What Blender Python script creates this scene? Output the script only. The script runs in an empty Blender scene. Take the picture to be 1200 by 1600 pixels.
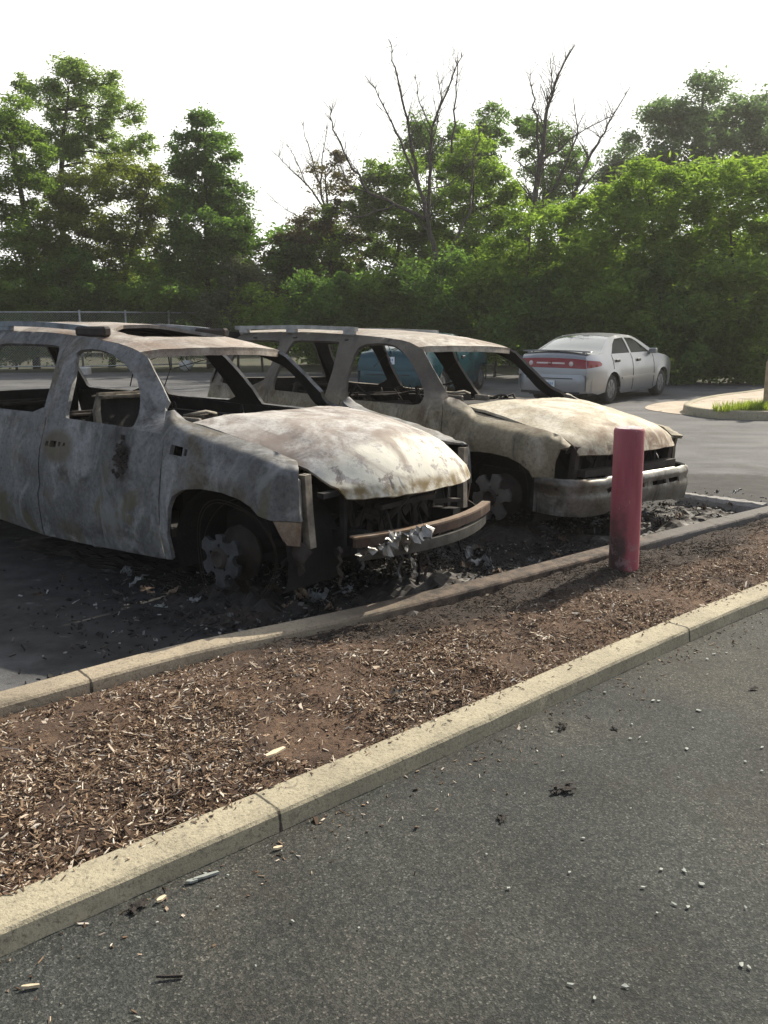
import bpy, math, random
import numpy as np
from mathutils import Vector, noise
from mathutils.geometry import delaunay_2d_cdt

random.seed(7); RNG = np.random.default_rng(11)
S = bpy.context.scene
COL = S.collection
R = math.radians
# ------------------------------------------------------------------ camera, sky, sun, exposure
CAM_H = 1.655; FPX = 1400.0; PITCH = math.atan((800-501)/FPX)
cd = bpy.data.cameras.new('camera'); cam = bpy.data.objects.new('camera', cd); COL.objects.link(cam)
cd.sensor_fit = 'VERTICAL'; cd.sensor_height = 24.0; cd.lens = FPX/1600*24.0
cd.clip_start = .05; cd.clip_end = 2000
cam.location = (0, 0, CAM_H); cam.rotation_euler = (R(90)-PITCH, 0, 0)
S.camera = cam
SUN_AZ, SUN_EL = R(41), R(37)
w = bpy.data.worlds.new('World'); S.world = w; w.use_nodes = True
nt = w.node_tree; nt.nodes.clear()
sky = nt.nodes.new('ShaderNodeTexSky'); sky.sky_type = 'NISHITA'; sky.sun_disc = False
sky.sun_elevation = SUN_EL; sky.sun_rotation = SUN_AZ
sky.air_density = 1.0; sky.dust_density = 4.0; sky.ozone_density = 1.0
bg = nt.nodes.new('ShaderNodeBackground'); bg.inputs[1].default_value = .14
wo = nt.nodes.new('ShaderNodeOutputWorld')
tcw = nt.nodes.new('ShaderNodeTexCoord'); dt = nt.nodes.new('ShaderNodeVectorMath'); dt.operation = 'DOT_PRODUCT'
hd = Vector((math.sin(R(14)), math.cos(R(14)), .22)).normalized(); dt.inputs[1].default_value = hd; nt.links.new(tcw.outputs['Generated'], dt.inputs[0])
mr = nt.nodes.new('ShaderNodeMapRange'); mr.interpolation_type = 'SMOOTHSTEP'; mr.inputs[1].default_value = .38; mr.inputs[2].default_value = .74; nt.links.new(dt.outputs['Value'], mr.inputs[0])
hz = nt.nodes.new('ShaderNodeMix'); hz.data_type = 'RGBA'; nt.links.new(mr.outputs[0], hz.inputs[0])      # bright haze on the sun's side of the sky
hs = nt.nodes.new('ShaderNodeHueSaturation'); hs.inputs['Saturation'].default_value = .55; nt.links.new(sky.outputs[0], hs.inputs['Color'])
hz.inputs[7].default_value = (7.4, 7.35, 7.05, 1); nt.links.new(hs.outputs[0], hz.inputs[6])
nt.links.new(hz.outputs[2], bg.inputs[0]); nt.links.new(bg.outputs[0], wo.inputs[0])
sl = bpy.data.lights.new('sun', 'SUN'); sun = bpy.data.objects.new('sun', sl); COL.objects.link(sun)
sl.energy = 5.0; sl.angle = R(.5); sl.color = (1, .91, .76)
sdir = Vector((math.sin(SUN_AZ)*math.cos(SUN_EL), math.cos(SUN_AZ)*math.cos(SUN_EL), math.sin(SUN_EL)))
sun.rotation_euler = (-sdir).to_track_quat('-Z', 'Y').to_euler(); sun.location = sdir*60
S.view_settings.view_transform = 'Standard'; S.view_settings.look = 'None'
S.view_settings.exposure = 0.6; S.view_settings.gamma = 1
S.cycles.max_bounces = 6; S.cycles.transparent_max_bounces = 6
S.cycles.sample_clamp_indirect = 6

# ------------------------------------------------------------------ helpers
def at(px, py, Y):
    """point where the sight line through photo pixel (px, py) meets the vertical plane at distance Y"""
    x = (px-600)/FPX; y = (800-py)/FPX
    d = (x, math.cos(PITCH)+y*math.sin(PITCH), -math.sin(PITCH)+y*math.cos(PITCH))
    t = Y/d[1]
    return Vector((d[0]*t, Y, CAM_H+d[2]*t))
def onz(px, py, z):
    x = (px-600)/FPX; y = (800-py)/FPX
    d = (x, math.cos(PITCH)+y*math.sin(PITCH), -math.sin(PITCH)+y*math.cos(PITCH))
    t = (z-CAM_H)/d[2]
    return Vector((d[0]*t, d[1]*t, z))
def tag(o, label=None, cat=None, group=None, kind=None):
    if label: o['label'] = label
    if cat: o['category'] = cat
    if group: o['group'] = group
    if kind: o['kind'] = kind
    return o
def empty(name, loc=(0,0,0), rz=0):
    o = bpy.data.objects.new(name, None); COL.objects.link(o); o.location = loc; o.rotation_euler = (0,0,rz)
    o.empty_display_size = .2
    return o
class MB:
    def __init__(s): s.v=[]; s.f=[]; s.m=[]; s.s=[]
    def add(s, vs, fs, mi=0, smooth=True):
        b=len(s.v); s.v.extend([tuple(p) for p in vs])
        for f in fs: s.f.append(tuple(i+b for i in f)); s.m.append(mi); s.s.append(smooth)
        return s
    def box(s, c, d, rot=None, mi=0, bev=.0):
        x,y,z=[k/2 for k in d]; b=min(bev,x*.45,y*.45,z*.45) if bev else 0
        if b:
            vs=[];
            for sx in(-1,1):
                for sy in(-1,1):
                    for sz in(-1,1):
                        vs+= [(sx*x,sy*(y-b),sz*(z-b)),(sx*(x-b),sy*y,sz*(z-b)),(sx*(x-b),sy*(y-b),sz*z)]
            P=[Vector(v) for v in vs]
            def I(sx,sy,sz,k): return 3*((sx>0)*4+(sy>0)*2+(sz>0))+k
            fs=[]
            for t in(-1,1):
                fs.append([I(t,-1,-1,0),I(t,1,-1,0),I(t,1,1,0),I(t,-1,1,0)][::t])
                fs.append([I(-1,t,-1,1),I(-1,t,1,1),I(1,t,1,1),I(1,t,-1,1)][::t])
                fs.append([I(-1,-1,t,2),I(1,-1,t,2),I(1,1,t,2),I(-1,1,t,2)][::t])
            for a in(-1,1):
                for c2 in(-1,1):
                    fs.append([I(a,c2,-1,0),I(a,c2,1,0),I(a,c2,1,1),I(a,c2,-1,1)][::-a*c2])
                    fs.append([I(a,-1,c2,0),I(a,1,c2,0),I(a,1,c2,2),I(a,-1,c2,2)][::a*c2])
                    fs.append([I(-1,a,c2,1),I(1,a,c2,1),I(1,a,c2,2),I(-1,a,c2,2)][::-a*c2])
                    for d3 in(-1,1): fs.append([I(a,c2,d3,0),I(a,c2,d3,1),I(a,c2,d3,2)][::a*c2*d3])
        else:
            P=[Vector((sx*x,sy*y,sz*z)) for sx in(-1,1) for sy in(-1,1) for sz in(-1,1)]
            fs=[(0,1,3,2),(4,6,7,5),(0,4,5,1),(2,3,7,6),(0,2,6,4),(1,5,7,3)]
        if rot is not None: P=[rot@p for p in P]
        c=Vector(c); return s.add([p+c for p in P], fs, mi, False)
    def tube(s, pts, r, n=8, cap=True, mi=0):
        pts=[Vector(p) for p in pts]; k=len(pts); rr=r if isinstance(r,(list,tuple)) else [r]*k
        vs=[]; prev=None
        for i,p in enumerate(pts):
            t=(pts[min(i+1,k-1)]-pts[max(i-1,0)])
            t=t.normalized() if t.length>1e-9 else Vector((0,0,1))
            if prev is None:
                a=t.orthogonal().normalized()
            else:
                a=(prev-t*prev.dot(t)); a=a.normalized() if a.length>1e-6 else t.orthogonal().normalized()
            prev=a; b=t.cross(a)
            for j in range(n):
                an=2*math.pi*j/n; vs.append(p+(a*math.cos(an)+b*math.sin(an))*rr[i])
        fs=[(i*n+j,i*n+(j+1)%n,(i+1)*n+(j+1)%n,(i+1)*n+j) for i in range(k-1) for j in range(n)]
        if cap: fs+= [tuple(range(n))[::-1], tuple((k-1)*n+j for j in range(n))]
        return s.add(vs,fs,mi,n>4)
    def bar(s, pts, w, h, up=(0,0,1), mi=0):
        """rectangular section (w across, h along up) swept along pts"""
        pts=[Vector(p) for p in pts]; k=len(pts); up=Vector(up); vs=[]
        for i,p in enumerate(pts):
            t=(pts[min(i+1,k-1)]-pts[max(i-1,0)]).normalized(); sd=t.cross(up).normalized(); u2=sd.cross(t)
            for a,b in((-1,-1),(1,-1),(1,1),(-1,1)): vs.append(p+sd*a*w/2+u2*b*h/2)
        fs=[(i*4+j,i*4+(j+1)%4,(i+1)*4+(j+1)%4,(i+1)*4+j) for i in range(k-1) for j in range(4)]
        fs+=[(3,2,1,0),tuple((k-1)*4+j for j in range(4))]
        return s.add(vs,fs,mi,False)
    def lathe(s, prof, c, axis='y', n=24, mi=0, smooth=True):
        """prof: (radius, height along axis)"""
        c=Vector(c); vs=[]
        for r,h in prof:
            for j in range(n):
                a=2*math.pi*j/n; x,y=r*math.cos(a),r*math.sin(a)
                vs.append(c+(Vector((x,h,y)) if axis=='y' else Vector((x,y,h)) if axis=='z' else Vector((h,x,y))))
        fs=[(i*n+j,i*n+(j+1)%n,(i+1)*n+(j+1)%n,(i+1)*n+j) for i in range(len(prof)-1) for j in range(n)]
        return s.add(vs,fs,mi,smooth)
    def build(s, name, mats, parent=None, flat=False):
        me=bpy.data.meshes.new(name); me.from_pydata(s.v,[],s.f)
        mats=mats if isinstance(mats,(list,tuple)) else [mats]
        for m in mats: me.materials.append(m)
        me.polygons.foreach_set('material_index', s.m)
        me.polygons.foreach_set('use_smooth', [False]*len(s.f) if flat else s.s)
        me.update(); o=bpy.data.objects.new(name, me); COL.objects.link(o)
        if parent: o.parent=parent
        return o
def inside(P, poly):
    x,y=P[:,0],P[:,1]; r=np.zeros(len(P),bool); n=len(poly); j=n-1
    for i in range(n):
        xi,yi=poly[i]; xj,yj=poly[j]
        if yi!=yj: r^=((yi>y)!=(yj>y))&(x<(xj-xi)*(y-yi)/(yj-yi)+xi)
        j=i
    return r
def resample(loop, step):
    out=[]; n=len(loop)
    for i in range(n):
        a,b=np.array(loop[i],float),np.array(loop[(i+1)%n],float); k=max(1,int(math.ceil(np.linalg.norm(b-a)/step)))
        out+= [tuple(a+(b-a)*q/k) for q in range(k)]
    return out
def chaikin(loop, it=2, closed=True):
    for _ in range(it):
        o=[]; n=len(loop)
        for i in range(n if closed else n-1):
            a,b=loop[i],loop[(i+1)%n]
            o.append(tuple(.75*p+.25*q for p,q in zip(a,b))); o.append(tuple(.25*p+.75*q for p,q in zip(a,b)))
        if not closed: o=[loop[0]]+o+[loop[-1]]
        loop=o
    return loop
def panel(mb, outer, holes, mapf, step=.06, th=.03, flip=False):
    """sheet of thickness th whose outline (with holes) is drawn in two parameters and bent by mapf; inner side gets slot 1"""
    loops=[resample(outer,step)]+[resample(h,step) for h in holes]
    pts=[]; ed=[]
    for L in loops:
        b=len(pts); pts+=L; ed+=[(b+i,b+(i+1)%len(L)) for i in range(len(L))]
    bp=np.array(pts); lo=bp.min(0); hi=bp.max(0)
    gx=np.arange(lo[0]+step*.5,hi[0],step); gy=np.arange(lo[1]+step*.5,hi[1],step)
    G=np.array([(x+(k%2)*step*.5,y) for k,y in enumerate(gy) for x in gx]) if len(gx)*len(gy) else np.zeros((0,2))
    if len(G):
        ok=inside(G,loops[0])
        for h in loops[1:]: ok&=~inside(G,h)
        G=G[ok]
        if len(G):
            dmin=np.sqrt(((G[:,None,:]-bp[None])**2).sum(2)).min(1); G=G[dmin>step*.45]
    allp=[Vector(p) for p in pts]+[Vector(p) for p in G]
    r=delaunay_2d_cdt(allp, ed, [], 0, 1e-6); vs=np.array([tuple(v) for v in r[0]]); fs=np.array([tuple(f) for f in r[2]])
    cen=vs[fs].mean(1); ok=inside(cen,loops[0])
    for h in loops[1:]: ok&=~inside(cen,h)
    fs=fs[ok]
    P=np.array([tuple(mapf(*v)) for v in vs])
    if flip: fs=fs[:,::-1]
    N=np.zeros_like(P); fn=np.cross(P[fs[:,1]]-P[fs[:,0]],P[fs[:,2]]-P[fs[:,0]])
    for k in range(3): np.add.at(N,fs[:,k],fn)
    N/=np.maximum(np.linalg.norm(N,axis=1,keepdims=True),1e-12)
    used=np.unique(fs); idx=-np.ones(len(P),int); idx[used]=np.arange(len(used)); P=P[used]; N=N[used]; fs=idx[fs]
    mb.add(P, fs.tolist(), 0, True)
    if th:
        Q=P-N*th; mb.add(Q, fs[:,::-1].tolist(), 1, True)
        cnt={}
        for f in fs:
            for k in range(3):
                a,b=int(f[k]),int(f[(k+1)%3]); cnt[(a,b)]=1
        rim=[(a,b) for (a,b) in cnt if (b,a) not in cnt]
        vv=[];ff=[]
        for a,b in rim:
            q=len(vv); vv+=[P[b],P[a],Q[a],Q[b]]; ff.append((q,q+1,q+2,q+3))
        mb.add(vv,ff,0,False)
    return mb
def fbm(x,y,z,o=4): return noise.fractal(Vector((x,y,z)),1.0,2.0,o)

# ------------------------------------------------------------------ materials
def newmat(name):
    m=bpy.data.materials.new(name); m.use_nodes=True; n=m.node_tree; n.nodes.clear()
    out=n.nodes.new('ShaderNodeOutputMaterial'); b=n.nodes.new('ShaderNodeBsdfPrincipled'); n.links.new(b.outputs[0],out.inputs[0])
    return m,n,b
def ramp(n, fac, stops, interp='LINEAR'):
    r=n.nodes.new('ShaderNodeValToRGB'); r.color_ramp.interpolation=interp; e=r.color_ramp.elements
    while len(e)>1: e.remove(e[-1])
    for i,(p,c) in enumerate(stops):
        q=e[0] if i==0 else e.new(p)
        q.position=p; c=(c,c,c) if isinstance(c,(int,float)) else c; q.color=(*c,1)
    n.links.new(fac,r.inputs[0]); return r.outputs[0]
def nz(n, co, scale, det=4, rough=.55, dist=0, sc=None):
    t=n.nodes.new('ShaderNodeTexNoise'); t.inputs['Scale'].default_value=scale; t.inputs['Detail'].default_value=det
    t.inputs['Roughness'].default_value=rough; t.inputs['Distortion'].default_value=dist
    if sc:
        mp=n.nodes.new('ShaderNodeMapping'); mp.inputs['Scale'].default_value=sc; n.links.new(co,mp.inputs[0]); co=mp.outputs[0]
    n.links.new(co,t.inputs['Vector']); return t.outputs[0]
def mix(n, f, a, b, mode='MIX'):
    m=n.nodes.new('ShaderNodeMix'); m.data_type='RGBA'; m.blend_type=mode
    for s,v in((m.inputs[0],f),(m.inputs[6],a),(m.inputs[7],b)):
        if isinstance(v,(int,float)): s.default_value=v if s==m.inputs[0] else (v,v,v,1)
        elif isinstance(v,tuple): s.default_value=(*v,1)
        else: n.links.new(v,s)
    return m.outputs[2]
def math_(n, op, a, b=0.0, c=None, clamp=False):
    m=n.nodes.new('ShaderNodeMath'); m.operation=op; m.use_clamp=clamp
    for s,v in zip(m.inputs,(a,b,c if c is not None else 0.0)):
        if isinstance(v,(int,float)): s.default_value=v
        else: n.links.new(v,s)
    return m.outputs[0]
def coords(n, kind='Object'):
    return n.nodes.new('ShaderNodeTexCoord').outputs[kind]
def sep(n, co):
    s=n.nodes.new('ShaderNodeSeparateXYZ'); n.links.new(co,s.inputs[0]); return s.outputs
def bump(n, b, h, strength=.3, dist=.01):
    q=n.nodes.new('ShaderNodeBump'); q.inputs['Strength'].default_value=strength; q.inputs['Distance'].default_value=dist
    n.links.new(h,q.inputs['Height']); n.links.new(q.outputs[0],b.inputs['Normal'])
def smap(n, v, a, b):
    m=n.nodes.new('ShaderNodeMapRange'); m.interpolation_type='SMOOTHSTEP'; n.links.new(v,m.inputs[0])
    m.inputs[1].default_value=a; m.inputs[2].default_value=b; return m.outputs[0]
def simple(name, col, rough=.6, metal=0, var=.25, scale=8, bmp=0):
    m,n,b=newmat(name); co=coords(n); f=nz(n,co,scale,5)
    c=mix(n,ramp(n,f,[(.3,0.),(.7,1.)]),tuple(k*(1-var) for k in col),tuple(min(1,k*(1+var)) for k in col))
    n.links.new(c,b.inputs['Base Color']); b.inputs['Roughness'].default_value=rough; b.inputs['Metallic'].default_value=metal
    if bmp: bump(n,b,nz(n,co,scale*6,4),bmp,.01)
    return m
def burnt(name, base, streak, patch, soot, ash, seed=0, sootlev=.56, ashlev=.6, flake=None, rough=.75, zdark=None):
    """bare steel out of a fire: mottled oxide, streaks, rust patches, soot and pale ash"""
    m,n,b=newmat(name); co=coords(n)
    mp=n.nodes.new('ShaderNodeMapping'); mp.inputs['Location'].default_value=(seed*3.1,seed*1.7,seed*2.3); n.links.new(co,mp.inputs[0]); cs=mp.outputs[0]
    c=mix(n,ramp(n,nz(n,cs,2.2,9,.68,.4,(1.15,1,.85)),[(.38,0.),(.60,1.)]),base,streak)
    c=mix(n,ramp(n,nz(n,cs,1.6,5,.55,1.5),[(.52,0.),(.66,.9)]),c,patch)
    c=mix(n,ramp(n,nz(n,cs,3.1,7,.62,1.2,(1,1,.55)),[(ashlev-.06,0.),(ashlev+.08,.85)]),c,ash)
    c=mix(n,ramp(n,nz(n,cs,2.6,8,.66,.8,(1.3,1,.7)),[(sootlev-.03,0.),(sootlev+.12,.85)]),c,soot)
    sp=ramp(n,nz(n,cs,38,6,.75),[(.36,.72),(.5,1.),(.68,1.22)])
    c=mix(n,1.0,c,sp,'MULTIPLY')
    c=mix(n,ramp(n,nz(n,cs,17,8,.72,.5),[(.60,0.),(.68,.5)]),c,tuple(k*f for k,f in zip(patch,(1.05,.8,.6))))
    c=mix(n,ramp(n,nz(n,cs,12,9,.75,.3),[(.62,0.),(.65,.6)]),c,soot)
    if flake: c=flake(n,co,c)
    n.links.new(c,b.inputs['Base Color']); b.inputs['Metallic'].default_value=.0
    rr=ramp(n,nz(n,cs,9,5),[(.3,rough-.18),(.7,rough+.1)]); n.links.new(rr,b.inputs['Roughness'])
    b.inputs['Specular IOR Level'].default_value=.25
    bump(n,b,math_(n,'ADD',math_(n,'MULTIPLY',nz(n,cs,3.5,3),2.0),math_(n,'MULTIPLY',nz(n,cs,45,5,.7),.25)),.35,.012)
    return m
CHAR=simple('char',(.013,.012,.012),.9,0,.5,9,.4)
CHARRUST=simple('charred_rust',(.032,.025,.021),.85,0,.6,7,.4)
PALESTEEL=simple('pale_burnt_steel',(.20,.175,.14),.7,0,.5,14,.3)
ALU=simple('melted_aluminium',(.042,.044,.048),.65,.15,.5,16,.3)
def hood1_flake(n,co,c):
    x,y,z=sep(n,co)
    f=nz(n,co,11,7,.7,.4); msk=math_(n,'MULTIPLY',smap(n,math_(n,'ADD',x,math_(n,'MULTIPLY',nz(n,co,3,4),.35)),.62,.76),smap(n,f,.41,.47))
    c=mix(n,msk,c,(.60,.58,.50))
    big=ramp(n,nz(n,co,1.7,5,.6,1.2),[(.47,0.),(.56,.8)])
    c=mix(n,math_(n,'MULTIPLY',big,smap(n,x,-.35,.15)),c,(.235,.19,.16))
    low=math_(n,'MULTIPLY',smap(n,math_(n,'MULTIPLY',z,-1.0),-.80,-.74),smap(n,nz(n,co,7,5),.35,.6))
    return mix(n,low,c,(.17,.125,.06))
HOOD1=burnt('near_hood_steel',(.33,.305,.28),(.235,.205,.185),(.235,.20,.175),(.11,.092,.08),(.47,.455,.43),1,.60,.5,hood1_flake,.85)
def side1(n,co,c):
    x,y,z=sep(n,co)
    sm=math_(n,'MULTIPLY',smap(n,nz(n,co,2.1,5,.6,1.0),.53,.62),smap(n,math_(n,'MULTIPLY',z,-1.0),-.95,-.55))
    c=mix(n,math_(n,'MULTIPLY',sm,.75),c,(.10,.088,.050))
    pale=smap(n,nz(n,co,1.5,6,.6,2.2,(1.4,1,.8)),.54,.68)
    c=mix(n,math_(n,'MULTIPLY',pale,.6),c,(.23,.235,.24))
    d=math_(n,'SQRT',math_(n,'ADD',math_(n,'POWER',math_(n,'ADD',x,.86),2),math_(n,'POWER',math_(n,'MULTIPLY',math_(n,'ADD',z,-.82),.55),2)))
    c=mix(n,math_(n,'MULTIPLY',smap(n,math_(n,'MULTIPLY',d,-1),-.16,-.03),smap(n,nz(n,co,14,5),.35,.6)),c,(.04,.035,.03))
    d2=math_(n,'SQRT',math_(n,'ADD',math_(n,'POWER',math_(n,'ADD',x,1.55),2),math_(n,'POWER',math_(n,'MULTIPLY',math_(n,'ADD',z,-.84),1.6),2)))
    return mix(n,math_(n,'MULTIPLY',smap(n,math_(n,'MULTIPLY',d2,-1),-.22,-.12),.8),c,(.10,.08,.05))
SIDE1=burnt('near_side_steel',(.092,.092,.091),(.16,.16,.16),(.098,.084,.062),(.030,.028,.026),(.27,.27,.268),2,.60,.58,side1)
ROOF1=burnt('near_roof_steel',(.30,.255,.215),(.22,.19,.165),(.19,.135,.1),(.06,.055,.05),(.40,.37,.33),3,.6,.55)
def side2(n,co,c):
    x,y,z=sep(n,co)
    up=smap(n,math_(n,'ADD',z,math_(n,'MULTIPLY',nz(n,co,4,4),.25)),1.02,1.2)
    return mix(n,math_(n,'MULTIPLY',up,.75),c,(.075,.066,.062))
SIDE2=burnt('far_side_steel',(.24,.215,.155),(.175,.15,.105),(.10,.07,.045),(.03,.026,.024),(.33,.30,.24),5,.57,.6,side2)
def hood2_flake(n,co,c):
    x,y,z=sep(n,co)
    return mix(n,math_(n,'MULTIPLY',smap(n,x,.52,.74),smap(n,nz(n,co,6,5,.6,1),.38,.62)),c,(.17,.115,.08))
HOOD2=burnt('far_hood_steel',(.45,.41,.31),(.38,.33,.25),(.27,.21,.15),(.14,.10,.07),(.55,.51,.42),6,.66,.52,hood2_flake,.8)
ROOF2=burnt('far_roof_steel',(.32,.285,.24),(.26,.22,.19),(.2,.155,.115),(.07,.06,.052),(.43,.40,.35),7,.6,.53)
BEAM=burnt('bumper_beam_steel',(.20,.145,.105),(.14,.095,.068),(.16,.105,.06),(.045,.035,.03),(.33,.28,.23),8,.62,.6)
BEAMF=burnt('bumper_beam_face',(.06,.038,.03),(.045,.03,.025),(.09,.055,.035),(.02,.017,.016),(.14,.11,.09),14,.6,.62)  # darker copy of the beam steel, shade of the front face painted in
CHROME2=burnt('sooty_chrome',(.20,.195,.175),(.14,.135,.12),(.09,.07,.05),(.035,.03,.027),(.36,.36,.34),9,.54,.63,None,.42)
def _chrome():
    CHROME2.node_tree.nodes['Principled BSDF'].inputs['Metallic'].default_value=.45
_chrome()

def asphalt(name, lo, hi, spec, stain, lot=False):
    m,n,b=newmat(name); co=coords(n)
    v1=n.nodes.new('ShaderNodeTexVoronoi'); v1.inputs['Scale'].default_value=210; n.links.new(co,v1.inputs[0])
    v2=n.nodes.new('ShaderNodeTexVoronoi'); v2.inputs['Scale'].default_value=120; n.links.new(co,v2.inputs[0])
    g1=sep(n,v1.outputs['Color'])[0]; g2=sep(n,v2.outputs['Color'])[1]
    c=mix(n,ramp(n,math_(n,'ADD',math_(n,'MULTIPLY',g1,.6),math_(n,'MULTIPLY',g2,.4)),[(.18,0.),(.6,.55),(.85,1.)]),lo,hi)
    c=mix(n,ramp(n,g1,[(.93,0.),(.97,.8)]),c,spec)
    c=mix(n,ramp(n,math_(n,'ADD',math_(n,'MULTIPLY',g2,.3),nz(n,co,24,5,.75)),[(.50,.75),(.62,0.)]),c,lo)
    c=mix(n,1.0,c,ramp(n,nz(n,co,1.3,6,.62,.5),[(.36,.82),(.66,1.42)]),'MULTIPLY')
    c=mix(n,ramp(n,nz(n,co,2.7,8,.72,.8),[(.57,0.),(.70,.55)]),c,stain)
    vo=n.nodes.new('ShaderNodeTexVoronoi'); vo.inputs['Scale'].default_value=95; n.links.new(co,vo.inputs[0])
    c=mix(n,ramp(n,vo.outputs['Distance'],[(.10,.3),(.22,0.)]),c,spec)
    if lot:
        c=mix(n,ramp(n,nz(n,co,1.0,6,.65,.3,(.35,1.6,1)),[(.44,0.),(.62,.6)]),c,(.14,.14,.142))  # these two streak layers paint dappled tree shade, plus tyre marks
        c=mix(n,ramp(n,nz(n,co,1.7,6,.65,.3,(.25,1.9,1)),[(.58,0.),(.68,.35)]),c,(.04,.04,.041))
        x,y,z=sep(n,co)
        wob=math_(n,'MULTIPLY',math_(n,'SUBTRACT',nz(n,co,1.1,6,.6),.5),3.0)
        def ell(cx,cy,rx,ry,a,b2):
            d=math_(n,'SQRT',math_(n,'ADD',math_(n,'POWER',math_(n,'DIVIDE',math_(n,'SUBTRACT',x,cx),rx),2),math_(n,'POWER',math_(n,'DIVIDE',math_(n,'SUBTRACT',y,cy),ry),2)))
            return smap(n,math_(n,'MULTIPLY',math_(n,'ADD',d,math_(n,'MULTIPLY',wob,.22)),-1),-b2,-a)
        dark=math_(n,'MAXIMUM',ell(-.9,6.6,3.3,2.75,.82,1.06),ell(2.5,8.3,3.0,1.75,.9,1.06))  # soot round the cars, spread wider to paint the shaded ground darker
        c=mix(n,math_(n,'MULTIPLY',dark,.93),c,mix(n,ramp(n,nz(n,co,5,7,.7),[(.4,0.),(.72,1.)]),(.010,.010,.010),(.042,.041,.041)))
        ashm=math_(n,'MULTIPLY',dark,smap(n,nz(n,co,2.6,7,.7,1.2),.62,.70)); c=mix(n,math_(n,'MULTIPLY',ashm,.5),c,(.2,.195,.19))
    if not lot: c=mix(n,ramp(n,nz(n,co,.8,5,.6,.6),[(.44,0.),(.62,1.)]),c,mix(n,1.0,c,(1.28,1.15,1.05),'MULTIPLY'))
    n.links.new(c,b.inputs['Base Color']); b.inputs['Roughness'].default_value=.88
    b.inputs['Specular IOR Level'].default_value=.3
    bump(n,b,math_(n,'ADD',math_(n,'MULTIPLY',g1,.5),math_(n,'ADD',v1.outputs['Distance'],math_(n,'MULTIPLY',nz(n,co,45,4,.7),.5))),.35,.004)
    return m
ASPH_NEAR=asphalt('road_asphalt',(.013,.0155,.0145),(.048,.051,.047),(.105,.108,.098),(.028,.022,.018))
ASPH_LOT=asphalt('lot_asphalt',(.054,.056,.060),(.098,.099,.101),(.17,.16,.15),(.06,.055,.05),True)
def concrete(name, col, stain, sootside=False):
    m,n,b=newmat(name); co=coords(n)
    c=mix(n,ramp(n,nz(n,co,3,6,.6,.4),[(.35,0.),(.65,1.)]),tuple(k*.78 for k in col),tuple(k*1.08 for k in col))
    c=mix(n,ramp(n,nz(n,co,75,4,.7),[(.33,.85),(.47,0.)]),c,tuple(k*.38 for k in col))
    c=mix(n,ramp(n,nz(n,co,4.5,7,.7,1.2),[(.62,0.),(.7,.85)]),c,stain)
    if sootside:
        x,y,z=sep(n,co); d=math_(n,'ADD',x,math_(n,'MULTIPLY',nz(n,co,4,5),.8))
        c=mix(n,smap(n,d,-.3,.7),c,mix(n,ramp(n,nz(n,co,9,6,.7),[(.4,0.),(.65,1.)]),(.03,.022,.018),(.14,.10,.072)))
        c=mix(n,math_(n,'MULTIPLY',smap(n,d,1.9,2.6),.8),c,(.115,.11,.105))
    x,y,z=sep(n,co); al=math_(n,'ADD',math_(n,'MULTIPLY',x,.745),math_(n,'MULTIPLY',y,.667))
    jt=math_(n,'ABSOLUTE',math_(n,'SUBTRACT',math_(n,'MODULO',math_(n,'ADD',al,101.18+.012),2.6),1.3)); jt=math_(n,'ADD',jt,math_(n,'MULTIPLY',math_(n,'SUBTRACT',nz(n,co,14,4),.5),.02))
    c=mix(n,smap(n,math_(n,'MULTIPLY',jt,-1),-.009,-.004),c,tuple(k*.12 for k in col))
    c=mix(n,ramp(n,nz(n,co,2.1,8,.72,.6),[(.60,0.),(.66,.8)]),c,tuple(k*.22 for k in col))
    c=mix(n,ramp(n,nz(n,co,26,6,.75),[(.36,.55),(.46,0.)]),c,tuple(k*.5 for k in col))
    n.links.new(c,b.inputs['Base Color']); b.inputs['Roughness'].default_value=.9
    bump(n,b,math_(n,'ADD',nz(n,co,90,4,.7),math_(n,'MULTIPLY',nz(n,co,22,5,.75),1.5)),.6,.006)
    return m
KERB=concrete('kerb_concrete',(.36,.32,.225),(.12,.10,.08))
KERBFAR=concrete('kerb_concrete_sooty',(.34,.285,.205),(.10,.08,.06),True)
PAVE=concrete('island_concrete',(.48,.40,.31),(.3,.24,.18))
def burn_shade(n,co,c):
    x,y,z=sep(n,co)      # scorch and painted shade by the far kerb and left of the bollard
    d=math_(n,'ADD',math_(n,'MULTIPLY',math_(n,'ADD',x,.5),.617),math_(n,'MULTIPLY',math_(n,'SUBTRACT',y,4.3),-.787))
    al=math_(n,'ADD',math_(n,'MULTIPLY',math_(n,'ADD',x,.5),.787),math_(n,'MULTIPLY',math_(n,'SUBTRACT',y,4.3),.617))
    w=math_(n,'MULTIPLY',math_(n,'SUBTRACT',nz(n,co,2.2,6,.65),.5),1.5)
    lim=math_(n,'MULTIPLY',smap(n,math_(n,'ADD',al,w),-.5,.9),.55); lim=math_(n,'MULTIPLY',lim,math_(n,'SUBTRACT',1.0,math_(n,'MULTIPLY',smap(n,al,3.0,4.2),.6)))
    k=smap(n,math_(n,'SUBTRACT',math_(n,'ADD',lim,math_(n,'MULTIPLY',w,.35)),d),-.1,.16)
    return mix(n,math_(n,'MULTIPLY',k,.86),c,mix(n,ramp(n,nz(n,co,30,5,.7),[(.4,0.),(.7,1.)]),(.012,.009,.007),(.04,.026,.018)))
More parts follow.
